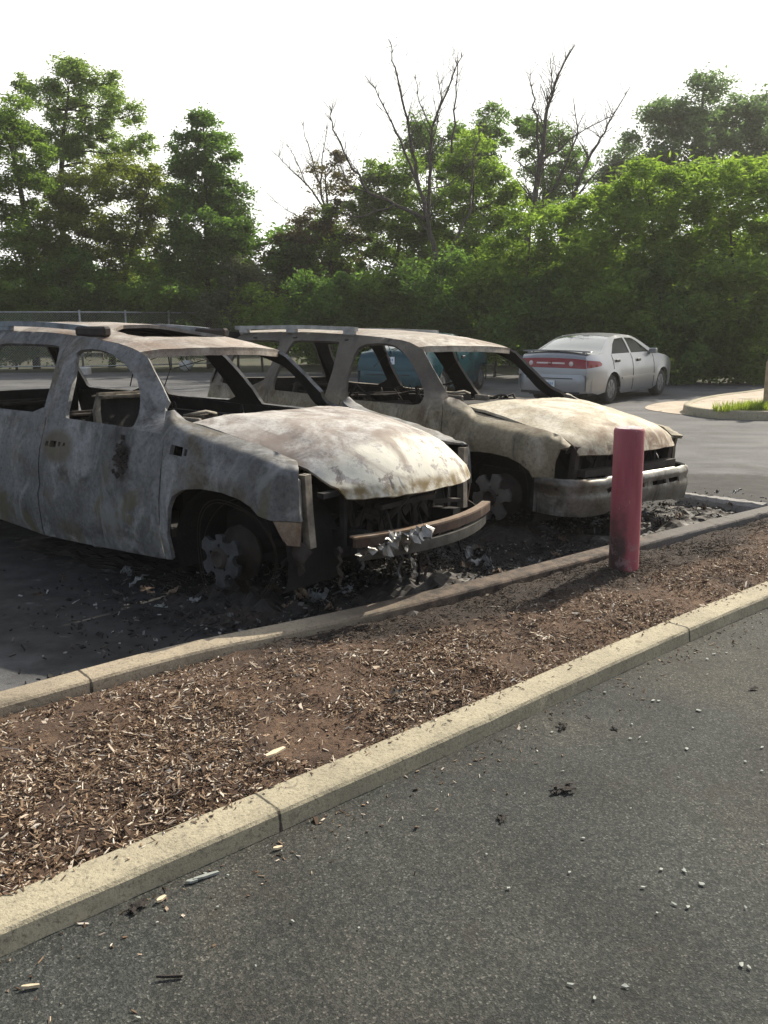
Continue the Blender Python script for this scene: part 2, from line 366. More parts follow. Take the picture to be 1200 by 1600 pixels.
def mulchmat():
    m,n,b=newmat('mulch_soil'); co=coords(n)
    c=mix(n,ramp(n,nz(n,co,55,6,.75,.5,(1,1,1)),[(.33,0.),(.7,1.)]),(.045,.026,.016),(.21,.125,.075))
    c=mix(n,ramp(n,nz(n,co,2.4,5,.6,.6),[(.45,0.),(.62,.8)]),c,(.035,.02,.013))
    c=mix(n,ramp(n,nz(n,co,4.2,5,.6,.6),[(.56,0.),(.68,.6)]),c,(.22,.14,.085))
    n.links.new(c,b.inputs['Base Color']); b.inputs['Roughness'].default_value=.95
    c=burn_shade(n,co,c)
    n.links.new(c,b.inputs['Base Color'])
    bump(n,b,math_(n,'ADD',nz(n,co,60,6,.75),nz(n,co,14,4)),.9,.03)
    return m
MULCH=mulchmat()
def island(name, stops, rough=.9, trans=0., spec=.3):
    """one colour picked per separate chip or leaf"""
    m,n,b=newmat(name); g=n.nodes.new('ShaderNodeNewGeometry')
    c=ramp(n,g.outputs['Random Per Island'],stops,'LINEAR')
    n.links.new(c,b.inputs['Base Color']); b.inputs['Roughness'].default_value=rough; b.inputs['Specular IOR Level'].default_value=spec
    if trans:
        t=n.nodes.new('ShaderNodeBsdfTranslucent'); n.links.new(mix(n,1.0,c,(1.5,1.55,.7),'MULTIPLY'),t.inputs[0])
        ms=n.nodes.new('ShaderNodeMixShader'); ms.inputs[0].default_value=trans
        n.links.new(b.outputs[0],ms.inputs[1]); n.links.new(t.outputs[0],ms.inputs[2])
        n.links.new(ms.outputs[0],[k for k in n.nodes if k.type=='OUTPUT_MATERIAL'][0].inputs[0])
    return m
CHIP=island('wood_chips',[(0,(.045,.027,.017)),(.35,(.13,.08,.048)),(.6,(.24,.165,.105)),(.8,(.38,.295,.21)),(.93,(.56,.48,.39)),(1,(.66,.61,.52))])
ASHM=island('ash_flakes',[(0,(.012,.012,.012)),(.55,(.03,.029,.028)),(.8,(.07,.062,.055)),(.95,(.16,.15,.14)),(1,(.34,.33,.32))])
PALE=simple('pale_flake',(.27,.29,.265),.8,0,.3,20)
SCRAPM=island('scrap_colours',[(0,(.016,.015,.014)),(.4,(.035,.03,.026)),(.7,(.08,.058,.042)),(1,(.16,.155,.15))])
def leafmat(name, a, bcol, ccol, trans=.45):
    return island(name,[(0,a),(.5,bcol),(1,ccol)],.55,trans,.35)
L_DARK=leafmat('leaves_dark',(.055,.105,.034),(.09,.165,.052),(.13,.22,.07),.64)
L_MID=leafmat('leaves_mid',(.075,.13,.034),(.12,.19,.05),(.165,.25,.072),.66)
L_BRIGHT=leafmat('leaves_bright',(.10,.17,.035),(.15,.235,.052),(.215,.295,.08),.66)
L_OLIVE=leafmat('leaves_olive',(.085,.115,.028),(.13,.165,.042),(.18,.21,.06),.66)
L_BLUE=leafmat('leaves_bluish',(.07,.12,.08),(.10,.165,.11),(.135,.205,.14),.62)
L_RED=leafmat('leaves_reddish',(.06,.05,.032),(.09,.07,.045),(.10,.10,.055),.5)
L_GREY=leafmat('leaves_pale',(.07,.095,.06),(.11,.13,.085),(.16,.18,.12),.4)
BARK=simple('bark',(.06,.05,.042),.95,0,.4,12,.6)
def _chip_burn_shade():
    n=CHIP.node_tree; b=n.nodes['Principled BSDF']; src=b.inputs['Base Color'].links[0].from_socket
    n.links.new(burn_shade(n,coords(n),src),b.inputs['Base Color'])
_chip_burn_shade()
DEADWOOD=simple('dead_wood',(.085,.072,.064),.95,0,.4,12,.6)
GALV=simple('galvanised_steel',(.38,.39,.38),.5,.5,.2,10)
GRASSM=island('grass_blades',[(0,(.12,.18,.03)),(1,(.28,.33,.09))],.7,.5)
def groundmat():
    m,n,b=newmat('ground_earth'); co=coords(n)
    c=mix(n,ramp(n,nz(n,co,.6,6),[(.4,0.),(.6,1.)]),(.025,.032,.013),(.05,.045,.025))
    n.links.new(c,b.inputs['Base Color']); b.inputs['Roughness'].default_value=1; return m
GROUND=groundmat()
def bollardmat():
    m,n,b=newmat('faded_red_sleeve'); co=coords(n); x,y,z=sep(n,co)
    c=mix(n,ramp(n,nz(n,co,5,5,.6,0,(4,4,.6)),[(.35,0.),(.7,1.)]),(.26,.05,.07),(.33,.085,.105))
    c=mix(n,ramp(n,nz(n,co,9,6,.7,.3,(4,4,.35)),[(.6,0.),(.72,.55)]),c,(.30,.15,.16))
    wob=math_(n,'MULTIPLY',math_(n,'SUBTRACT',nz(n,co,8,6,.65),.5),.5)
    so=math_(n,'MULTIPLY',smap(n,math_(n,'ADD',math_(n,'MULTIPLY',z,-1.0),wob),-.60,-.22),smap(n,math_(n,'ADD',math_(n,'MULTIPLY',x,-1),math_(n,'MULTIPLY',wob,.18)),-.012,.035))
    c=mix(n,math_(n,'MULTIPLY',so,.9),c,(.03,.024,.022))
    sc=math_(n,'MULTIPLY',smap(n,math_(n,'MULTIPLY',z,-1.0),-.36,-.2),smap(n,nz(n,co,14,6,.7),.52,.62))
    c=mix(n,math_(n,'MULTIPLY',sc,.6),c,(.26,.18,.18))
    n.links.new(c,b.inputs['Base Color']); b.inputs['Roughness'].default_value=.6
    c=mix(n,ramp(n,nz(n,co,30,7,.75,.5,(1,1,.25)),[(.63,0.),(.67,.7)]),c,(.42,.30,.31))
    c=mix(n,ramp(n,nz(n,co,18,7,.75,.5,(1,1,.4)),[(.64,0.),(.68,.6)]),c,(.07,.03,.035))
    n.links.new(c,b.inputs['Base Color'])
    bump(n,b,nz(n,co,40,5),.15,.004); return m
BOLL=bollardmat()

# ------------------------------------------------------------------ setting: ground, lot, road, kerbs, mulch strip
def sheet(name, poly, z, mat, kind='structure', label=None, cat=None):
    mb=MB(); mb.add([(x,y,z) for x,y in poly],[tuple(range(len(poly)))],0,False)
    o=mb.build(name,mat); tag(o,label,cat,None,kind); return o
NK_BACK=[(-6.5,-2.55),(-1.055,2.20),(-.02,3.12),(1.43,4.47),(2.36,5.285),(7.5,9.75),(14,15.4)]
FK_LOT=[(-6.5,-.35),(-2.6,2.72),(-1.64,3.56),(-1.21,3.97),(-.90,4.22),(-.52,4.46),(0,4.82),(.81,5.47),(1.58,6.12),(2.2,6.63),(3.19,7.42),(6,9.6),(12,14.3)]
def offset(pl, d):
    out=[]
    for i,p in enumerate(pl):
        a=np.array(pl[max(i-1,0)]); b=np.array(pl[min(i+1,len(pl)-1)]); t=(b-a)/np.linalg.norm(b-a)
        out.append((p[0]+t[1]*d,p[1]-t[0]*d))      # to the right of the direction of travel
    return out
def dense(pl, step=.06):
    out=[]
    for a,b in zip(pl,pl[1:]):
        a=np.array(a);b=np.array(b);k=max(1,int(np.linalg.norm(b-a)/step))
        out+=[tuple(a+(b-a)*q/k) for q in range(k)]
    return out+[pl[-1]]
def smoothpl(pl): return chaikin(pl,2,False)
NKB=smoothpl(NK_BACK); FKL=smoothpl(FK_LOT)
NK_FRONT=offset(NKB,.165); FK_STRIP=offset(FKL,.15)
ZR=.03
g=MB(); g.add([(-700,-700,-.05),(700,-700,-.05),(700,700,-.05),(-700,700,-.05)],[(0,1,2,3)],0,False)
tag(g.build('ground',GROUND),kind='structure')
sheet('road',[(-6.4,-2.6)]+[p for p in offset(NKB,.12)][1:]+[(30,8),(30,-12),(-6.4,-12)],ZR,ASPH_NEAR)
lotp=[p for p in offset(FKL,.05)]
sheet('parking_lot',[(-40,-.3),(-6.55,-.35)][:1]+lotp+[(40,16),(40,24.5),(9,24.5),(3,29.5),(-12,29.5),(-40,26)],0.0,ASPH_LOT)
def kerb(name, pl, w, zt, zb_front, zb_back, mat, front_right=True):
    pl=dense(pl,.05); n=len(pl)
    prof=[(0.,zb_back),(0.,zt-.008),(.010,zt),(w-.022,zt-.002),(w-.009,zt-.007),(w-.002,zt-.018),(w+.006,zb_front)]
    rows=[]
    for k,(d,z) in enumerate(prof):
        q=offset(pl,d); rows.append([(x,y,z) for x,y in q])
    vs=[];L=len(prof)
    for i in range(n):
        for k in range(L):
            x,y,z=rows[k][i]; e=.0018*noise.noise(Vector((x*9,y*9,k*3.)))+.002*noise.noise(Vector((x*40,y*40,k*7.)))
            chip=max(0,noise.noise(Vector((x*6,y*6,3.)))-.45)*.05 if k in(4,5) else 0
            vs.append((x+e,y-e-(-chip*.5),z+e*.8-chip))
    fs=[(i*L+k,(i+1)*L+k,(i+1)*L+k+1,i*L+k+1) for i in range(n-1) for k in range(L-1)]
    mb=MB(); mb.add(vs,[f[::-1] for f in fs],0,False); fs=[tuple(range(L)),tuple((n-1)*L+k for k in range(L))[::-1]]
    mb.add(vs,fs,0,False)
    return tag(mb.build(name,mat),kind='structure')
kerb('kerb',NKB,.15,.105,ZR-.02,.02,KERB)
kerb('kerb',FKL,.14,.115,.02,-.02,KERBFAR)
def strip_z(x,y,t):
    ed=min(t,1-t)*2
    return .065+.045*min(1,ed*2.2)+.028*fbm(x*1.7,y*1.7,1.)+.014*fbm(x*7,y*7,4.)+.007*fbm(x*24,y*24,9.,3)
A=dense(FK_STRIP,.05); B=dense(NKB,.05); NS=420; NTT=64
def par(pl,n,x0=-2.6,x1=9):
    pl=np.array(pl); d=np.r_[0,np.cumsum(np.linalg.norm(np.diff(pl,axis=0),axis=1))]
    keep=(pl[:,0]>x0)&(pl[:,0]<x1); pl=pl[keep]; d=d[keep]; s=np.linspace(d[0],d[-1],n)
    return np.stack([np.interp(s,d,pl[:,0]),np.interp(s,d,pl[:,1])],1)
PA=par(A,NS); PB=par(B,NS); mv=[]
for i in range(NS):
    for j in range(NTT+1):
        t=j/NTT; p=PA[i]*(1-t)+PB[i]*t; mv.append((p[0],p[1],strip_z(p[0],p[1],t)))
mb=MB(); mb.add(mv,[(i*(NTT+1)+j,i*(NTT+1)+j+1,(i+1)*(NTT+1)+j+1,(i+1)*(NTT+1)+j) for i in range(NS-1) for j in range(NTT)],0,True)
tag(mb.build('mulch_bed',MULCH),kind='structure')
def nmesh(name, V, F, mat, parent=None, smooth=False):
    V=np.asarray(V,dtype=np.float32); F=np.asarray(F,dtype=np.int32); k=F.shape[1]
    me=bpy.data.meshes.new(name); me.vertices.add(len(V)); me.vertices.foreach_set('co',V.ravel())
    me.loops.add(F.size); me.loops.foreach_set('vertex_index',F.ravel())
    me.polygons.add(len(F)); me.polygons.foreach_set('loop_start',np.arange(0,F.size,k,dtype=np.int32))
    me.polygons.foreach_set('use_smooth',np.full(len(F),smooth)); me.materials.append(mat); me.update(calc_edges=True)
    o=bpy.data.objects.new(name,me); COL.objects.link(o)
    if parent: o.parent=parent
    return o
def chips(name, C, L, W, T, mat, tilt=.5):
    """many small thin boards: centres C, lengths L, widths W, thickness T"""
    n=len(C); az=RNG.uniform(0,2*np.pi,n); ti=RNG.normal(0,tilt,n); ro=RNG.normal(0,tilt,n)
    a=np.stack([np.cos(az)*np.cos(ti),np.sin(az)*np.cos(ti),np.sin(ti)],1)
    up=np.array([0,0,1.]); b=np.cross(up,a); b/=np.linalg.norm(b,axis=1,keepdims=True); c=np.cross(a,b)
    b2=b*np.cos(ro)[:,None]+c*np.sin(ro)[:,None]; c2=np.cross(a,b2)
    V=[]
    for sx,sy,sz,k in((-1,-1,-1,.6),(1,-1,-1,1),(1,1,-1,.7),(-1,1,-1,1),(-1,-1,1,.6),(1,-1,1,1),(1,1,1,.7),(-1,1,1,1)):
        V.append(C+a*(sx*L*k)[:,None]*.5+b2*(sy*W*k)[:,None]*.5+c2*(sz*T)[:,None]*.5)
    V=np.stack(V,1).reshape(-1,3); f=np.array([(3,2,1,0),(4,5,6,7),(0,1,5,4),(1,2,6,5),(2,3,7,6),(3,0,4,7)])
    F=(np.arange(n)[:,None,None]*8+f[None]).reshape(-1,4)
    return nmesh(name,V,F,mat)
def strip_pts(n, bias=1.0):
    i=RNG.integers(0,NS,n); i=(i*RNG.uniform(.0,1,n)**bias).astype(int) if bias!=1 else i
    t=RNG.uniform(.02,.98,n); p=PA[i]*(1-t)[:,None]+PB[i]*t[:,None]+RNG.normal(0,.02,(n,2))
    z=np.array([strip_z(x,y,tt) for (x,y),tt in zip(p,t)]); return np.c_[p,z],t
C,tt=strip_pts(115000,1.35)
cl=np.array([noise.noise(Vector((x*1.9,y*1.9,3.)))+.6*noise.noise(Vector((x*6,y*6,8.))) for x,y,z in C])
keep=RNG.uniform(0,1,len(C))<(.42+.7*np.clip((tt-.2)*1.6,0,1))*np.clip(.62+1.3*cl,.12,1); C=C[keep]
C[:,2]+=RNG.uniform(.0,.010,len(C))
# some lie on the near kerb and on the road below it
ex=[]
nb=np.array(dense(NKB,.02)); nb=nb[(nb[:,0]>-1.6)&(nb[:,0]<4)]
tn=np.gradient(nb,axis=0); tn/=np.linalg.norm(tn,axis=1,keepdims=True); rt=np.c_[tn[:,1],-tn[:,0]]
for k in range(900):
    i=random.randrange(len(nb)); d=abs(random.gauss(0,.035)) if k<430 else .165+abs(random.gauss(0,.13)); q=nb[i]+rt[i]*d
    if k<430 and d>.13: continue
    ex.append((q[0],q[1],.108 if k<430 else ZR+.003))
C=np.r_[C,np.array(ex)]; n=len(C)
L=RNG.gamma(2.2,.0062,n)+.005; W=RNG.gamma(2.4,.0012,n)+.0015; big=RNG.uniform(0,1,n)<.05; L[big]*=2.0; W[big]*=2.2; L[-len(ex):]*=.75
tag(chips('wood_chips',C,L,W,RNG.uniform(.001,.004,n),CHIP,.4),'brown and tan wood chips strewn over the mulch between the kerbs','wood chips',None,'stuff')
# ------------------------------------------------------------------ burnt SUVs
def suv(P):
    root=empty(P['name'],(*P['o'],-.9*math.sin(P['roll'])),math.atan2(-math.cos(P['yaw']),math.sin(P['yaw']))); root.rotation_euler.x=-P['roll']   # settled on its burnt out left tyres
    VT=P['V']; sd=P['seed']; SM=[P['side'],CHAR]
    def V(u,z):
        v=float(np.interp(z,VT[0],VT[1]))
        if u>P['tu']: v-=P['tk']*((u-P['tu'])/.75)**2
        if u<-3.3: v-=.05*((-3.3-u)/.8)**2
        for wu in (0,P['wb']):
            d=math.hypot(u-wu,z-.33)
            if z<1: v+=.022*math.exp(-((d-P['ar'])/.06)**2)
        if P['crease']: v+=.018*(1-min(1,max(0,(z-P['crease']+.008)/.016)))*(1 if u<-.5 else 0)
        return v
    def mp(sg):
        def f(u,z):
            dn=.009*fbm(u*2.2+sd,z*2.2,sg*2.+sd)+.0045*fbm(u*6.5,z*6.5,sg+sd)
            return (u,-sg*(V(u,z)+dn),z)
        return f
    for sg in (1,-1):
        def pn(name, outer, holes=(), th=.03, step=.055):
            mb=MB(); panel(mb,outer,[h for h in holes],mp(sg),step,th,sg<0); return mb.build(name,SM,root)
        m9=mp(sg)
        def frm(u,z):
            a=min(1,max(0,(u+1.08)/.5)); b=min(1,max(0,(z-.98)/.13)); b=b*b*(3-2*b); q=.115*a*b
            x,y,zz=m9(u,z); return (x-q*P['lean'],y+sg*q,zz)
        mb=MB(); panel(mb,P['frame'],[chaikin(h,1) for h in P['wins']],frm,.05,.028,sg<0); mb.build('window_frame',SM,root)
        fd=pn('front_door',P['fdoor'],P['fholes'] if sg>0 else ())
        pn('rear_door',P['rdoor'])
        m0=mp(sg); TU,TZ,ZH=P['shoulder']
        def fm(u,z):
            T=float(np.interp(u,TU,TZ)); zh=float(np.interp(u,TU,ZH)); hw=float(np.interp(u,P['hood']['wu'],P['hood']['ww']))+.012
            bw=.07-.045*min(1,max(0,(u-.42)/.15)); q=min(1,max(0,(z-(T-bw))/bw)) if u>-.6 else 0
            k=q*min(1,max(0,(u+.58)/.14))
            x,y,zz=m0(u,z)
            if k>0:
                v=abs(y); v=v-(v-hw)*k**1.6; x-=(abs(y)-v)*P['lean']; zz=z+(zh-T)*k; y=-sg*v
            return (x,y,zz)
        mb=MB(); panel(mb,P['fender'],P['ffholes'] if sg>0 else (),fm,.035,.03,sg<0); mb.build('front_fender',SM,root)
        pn('rear_fender',P['quarter'])
        # inner door shell: charred sheet behind the skin
        mb=MB(); panel(mb,[(-2.85,.32),(-.55,.32),(-.55,.93),(-2.85,.93)],[],lambda u,z:(u,-sg*(V(u,z)-.12),z),.15,.02,sg<0)
        mb.build('inner_door_shell',[CHAR,CHAR],root)
        for wu in (0,P['wb']):   # wheel housing
            mb=MB(); vs=[];k=18
            for i in range(k+1):
                a=math.pi*(-.12+1.24*i/k)
                for yy in (.90,.45): vs.append((wu+.47*math.cos(a),-sg*yy,.33+.40*math.sin(a)))
            fs=[(2*i,2*i+1,2*i+3,2*i+2) for i in range(k)]; mb.add(vs,fs,0,True)
            mb.add([vs[2*i+1] for i in range(k+1)],[tuple(range(k+1))],0,False)
            mb.build('wheel_housing',CHAR,root)
            wheel(root,wu+(P['wu'] if wu==0 else 0),sg,P)
    # roof
    def roof(u,t):
        gz=float(np.interp(u,P['gu'],P['gz'])); hw=V(u,gz)*.985
        ck=float(np.interp(u,P['gu'],P['gc']))
        z=gz+ck*(1-abs(t)**2.4)+.004*fbm(u*2+sd,t*2,3.)+.002*fbm(u*6,t*6,8.)
        return (u,t*hw,z)
    h0=P['hdr']; ring=[(-4.02,-1),(h0,-1)]+[(h0+.11*(1-abs(t)**2),t) for t in np.linspace(-.9,.9,13)]+[(h0,1),(-4.02,1)]
    mb=MB(); panel(mb,ring,[chaikin(P['sunroof'],1)] if P['sunroof'] else [],roof,.07,.025); mb.build('roof',[P['roofm'],CHAR],root)
    mb=MB(); mb.bar([tuple(Vector(roof(h0+.11*(1-abs(t)**2)-.028,t))+Vector((0,0,-.042))) for t in np.linspace(-.97,.97,19)],.05,.03); mb.build('windscreen_header',[P['roofm'],CHAR],root)
    # hood
    H=P['hood']
    def hood(s,t):
        at_=abs(t); uf=H['uf']-H['cv']*at_**H['cp']; ur=H['ur']-.10*at_**2
        u=ur+s*(uf-ur); un=(u-ur)/(uf-ur)
        uu=H['ur']+un*(H['uf']-H['ur'])
        hw=float(np.interp(uu,H['wu'],H['ww'])); zc=float(np.interp(uu,H['zu'],H['zz']))
        z=zc-H['cr']*at_**2.2*float(np.interp(uu,H['cu'],H['ck']))
        z+=H['ridge']*math.exp(-((at_-.62)/.13)**2)*float(np.interp(un,[0,.2,.75,1],[.4,1,.6,0]))
        z+=.010*fbm(u*1.8+sd,t*1.8,5.)+.0035*fbm(u*7,t*6,2.)
        return (u,t*hw,z)
    mb=MB(); panel(mb,[(0,-1),(1,-1),(1,1),(0,1)],[],hood,.045,.022); mb.build('hood',[P['hoodm'],CHAR],root)
    # tailgate
    mb=MB()
    panel(mb,[(-.9,.45),(.9,.45),(.86,1.05),(.62,1.55),(-.62,1.55),(-.86,1.05)],[[(-.74,1.05),(.74,1.05),(.56,1.45),(-.56,1.45)]],lambda v,z:(-4.02-.05*(1-v*v)-.10*(z<1.05)*(1.05-z)/.6+.0,-v,z),.12,.03)
    mb.build('tailgate',SM,root)
    # cowl, firewall, dash, floor, seats, wheel of the steering
    mb=MB(); mb.box((-.52,0,.66),(.04,1.62,.62)); mb.box((-.60,0,.985),(.30,1.50,.03),None,0,.01); mb.build('firewall',CHAR,root)
    mb=MB(); mb.box((-2.3,0,.30),(3.4,1.74,.06)); mb.box((-1.0,0,.45),(1.1,.34,.3),None,0,.05); mb.box((.05,0,.32),(1.1,.9,.06)); mb.build('floor_pan',CHAR,root)
    mb=MB(); mb.bar([(-.92,-.74,.93),(-.90,0,.95),(-.92,.74,.93)],.07,.07)
    for y in (-.62,-.3,.05,.45): mb.box((-.78,y,.93+.02*math.sin(y*9)),(.26,.10,.05),None,0,.01)
    mb.tube([(-.95,-.66,.95),(-.78,-.62,1.03),(-.66,-.5,1.0)],.016,6); mb.tube([(-1.0,.38,.92),(-.8,.38,.98),(-.6,.3,.9)],.02,6)
    mb.box((-.86,-.34,.99),(.03,.30,.13),None,0,.012); mb.tube([(-.86,-.48,1.05),(-.80,-.34,1.075),(-.86,-.20,1.05)],.012,6,True,1)
    mb.box((-.74,-.52,1.02),(.18,.03,.06),None,1,.008); mb.box((-.74,-.17,1.02),(.16,.03,.05),None,1,.008)
    mb.build('dashboard',[CHARRUST,PALESTEEL],root)
    st=MB(); c=Vector((-1.08,.38,.86)); ax=Vector((.45,0,-.3)).normalized(); e1=Vector((0,1,0)); e2=ax.cross(e1)
    st.tube([c+(e1*math.cos(a)+e2*math.sin(a))*.19 for a in np.linspace(0,2*math.pi,25)],.012,6,False)
    for a in (math.pi/2,math.pi*1.17,math.pi*1.83): st.tube([c,c+(e1*math.cos(a)+e2*math.sin(a))*.19],.010,5)
    st.tube([c,c+ax*.4],.025,6); st.build('steering_wheel',CHARRUST,root)
    def seat(u,y,pale,lean,hs=1.):
        mb=MB(); w2=.22; mm=1 if pale else 0
        def q(s,h): return Vector((u-lean*h,y+s*w2,.55+h*hs))
        mb.bar([q(-1,0),q(-1,.50),q(-.86,.60),q(.86,.60),q(1,.50),q(1,0)],.045,.03,(1,0,0),mm)
        a=q(0,.595); # top plate with the two head restraint holes
        def tp(s,d): return (u-lean*.6+d,y+s,.55+.605*hs)
        panel(mb,[(-.21,-.05),(.21,-.05),(.20,.07),(-.20,.07)],[[(x+.035*math.cos(k),.01+.028*math.sin(k)) for k in np.linspace(0,2*math.pi,10)[:-1]] for x in(-.09,.09)],lambda s,d:tp(s,d),.04,.012,True)
        if pale:
            for i in range(len(mb.m)): mb.m[i]=1
        n0=len(mb.m)
        panel(mb,[(-.93,.04),(.93,.04),(.93,.53),(.8,.575),(-.8,.575),(-.93,.53)],[],lambda a_,h:tuple(q(a_,h)+Vector((-.03+.05*noise.noise(Vector((a_*2.3,h*7,u*3+y*5))),0,0))),.1,.01,True)
        kk=len(mb.m)
        for k in range(2): h=.2+k*.2; mb.tube([q(-1,h),q(-.3,h+.02*math.sin(k+u)),q(.3,h-.03),q(1,h)],.007,4)
        n1=len(mb.m)
        mb.box((u+.22,y,.50),(.5,.46,.05),None,0,.02)
        for s in(-1,1): mb.box((u+.2,y+s*.2,.38),(.5,.03,.16))
        sb=mb.build('seat_frame',[CHARRUST,PALESTEEL],root); sb.data.materials.append(CHAR)
        for p in sb.data.polygons:
            if n0<=p.index<kk or p.index>=n1: p.material_index=2
        return sb
    seat(-1.52,-.42,P['pale_seat'],.12,1. if P['pale_seat'] else .62); seat(-1.55,.40,False,.3,.6)
    for y in (-.5,0,.5): seat(-2.62,y,False,.2,.62+.2*(y<-.2))
    mb=MB()
    for k in range(5): mb.tube([(-1.78+.05*k+.022*math.cos(a),-.12+.04*k,1.02+.05*math.sin(a)*1.1+.02*a/6) for a in np.linspace(0,6.2,12)],.004,4,False)
    mb.build('seat_spring',CHARRUST,root)
    mb=MB(); rr=random.Random(int(sd))
    for u in (-1.5,-2.1,-2.9,-3.6):
        mb=MB(); gz=float(np.interp(u,P['gu'],P['gz'])); gc=float(np.interp(u,P['gu'],P['gc'])); mb.bar([tuple((u+.02*math.sin(t*5),t*.6,gz+gc*(1-abs(t)**2.4)-.055)) for t in np.linspace(-1,1,9)],.045,.012); mb.build('roof_bow',CHAR,root)
    for k in range(34):
        a=Vector((rr.uniform(-2.9,-.75),rr.uniform(-.7,.7),rr.uniform(.62,1.04))); b=a+Vector((rr.gauss(0,.22),rr.gauss(0,.2),rr.uniform(-.12,.10))); c_=b+Vector((rr.gauss(0,.12),rr.gauss(0,.1),-rr.uniform(.0,.25)))
        mb=MB(); mb.tube([a,(a+b)/2+Vector((0,0,rr.uniform(-.05,.06))),b,c_],rr.uniform(.005,.014),5); mb.build('bent_rod',CHARRUST,root)
    for k in range(9):
        u=rr.uniform(-2.6,-1.15); y=rr.uniform(-.5,.5); gz=float(np.interp(u,P['gu'],P['gz'])); L=rr.uniform(.1,.32); mb=MB(); mb.tube([(u,y,gz),(u+rr.gauss(0,.04),y+rr.gauss(0,.04),gz-L*.6),(u+rr.gauss(0,.07),y+rr.gauss(0,.07),gz-L)],.004,4); mb.build('hanging_wire',CHARRUST,root)
    # engine bay
    mb=MB()
    mb.box((.05,0,.62),(.55,.55,.36),None,0,.05); mb.box((.02,0,.84),(.5,.32,.08),None,0,.03)
    for s in(-1,1):
        for k in range(4): mb.tube([(.2-k*.14,s*.1,.82),(.2-k*.14,s*.22,.86),(.2-k*.14,s*.33,.72)],.03,7)
        mb.box((.25,s*.62,.62),(.22,.24,.22),None,0,.03)
        mb.bar([(-.45,s*.46,.42),(.3,s*.46,.40),(.68,s*.46,.42)],.08,.14)
    mb.build('engine',CHAR,root)
    mb=MB()
    for c2 in((.50,-.22,.58),(.50,.26,.58)):
        mb.tube([(c2[0],c2[1]+.2*math.cos(a),c2[2]+.2*math.sin(a)) for a in np.linspace(0,2*math.pi,25)],.014,6,False)
        for a in np.linspace(0,2*math.pi,8)[:-1]: mb.bar([(c2[0],c2[1],c2[2]),(c2[0]+.02,c2[1]+.19*math.cos(a),c2[2]+.19*math.sin(a))],.05,.008,(1,0,.3))
    mb.build('cooling_fan',CHARRUST,root)
    mb=MB(); mb.bar([(.56,-.74,.72),(.60,0,.73),(.56,.74,.72)],.05,.03); mb.bar([(.56,-.60,.37),(.58,.6,.37)],.05,.05)
    for y in(-.56,-.05,.5): mb.bar([(.575,y,.36),(.575,y,.73)],.03,.03,(1,0,0))
    for k in range(9): mb.tube([(.56+.02*random.random(),-.5+.12*k,.4),(.57,-.5+.12*k+random.uniform(-.06,.06),.52),(.59,-.5+.12*k+random.uniform(-.1,.1),.66)],.006,4)
    mb.build('radiator_support',CHAR,root)
    mb=MB()
    mb.tube([(0,-.75,.33),(0,.75,.33)],.05,8); mb.build('axle',CHAR,root); mb=MB(); mb.tube([(P['wb'],-.75,.33),(P['wb'],.75,.33)],.06,8); mb.lathe([(0,-.14),(.14,-.1),(.16,0),(.14,.1),(0,.14)],(P['wb'],0,.33),'y',14)
    mb.build('axle',CHAR,root)
    # roof rails
    for sg in(1,-1):
        mb=MB(); r0,r1=P['rail']; zz=P['railz']
        us=np.linspace(r0,r1,14)
        def rz(u): return float(np.interp(u,P['gu'],P['gz']))+zz
        mb.bar([(u,-sg*.545,rz(u)) for u in us],.045,.038)
        for u in (r0-.1,(r0+r1)/2,r1+.15): mb.box((u,-sg*.54,rz(u)-.035),(.16,.05,.05),None,0,.012)
        if P['railcap']: mb.box((r0-.02,-sg*.545,rz(r0)-.012),(.34,.07,.07),None,1,.03)
        mb.build('roof_rail',[P['railm'],CHARRUST],root)
    return root,V
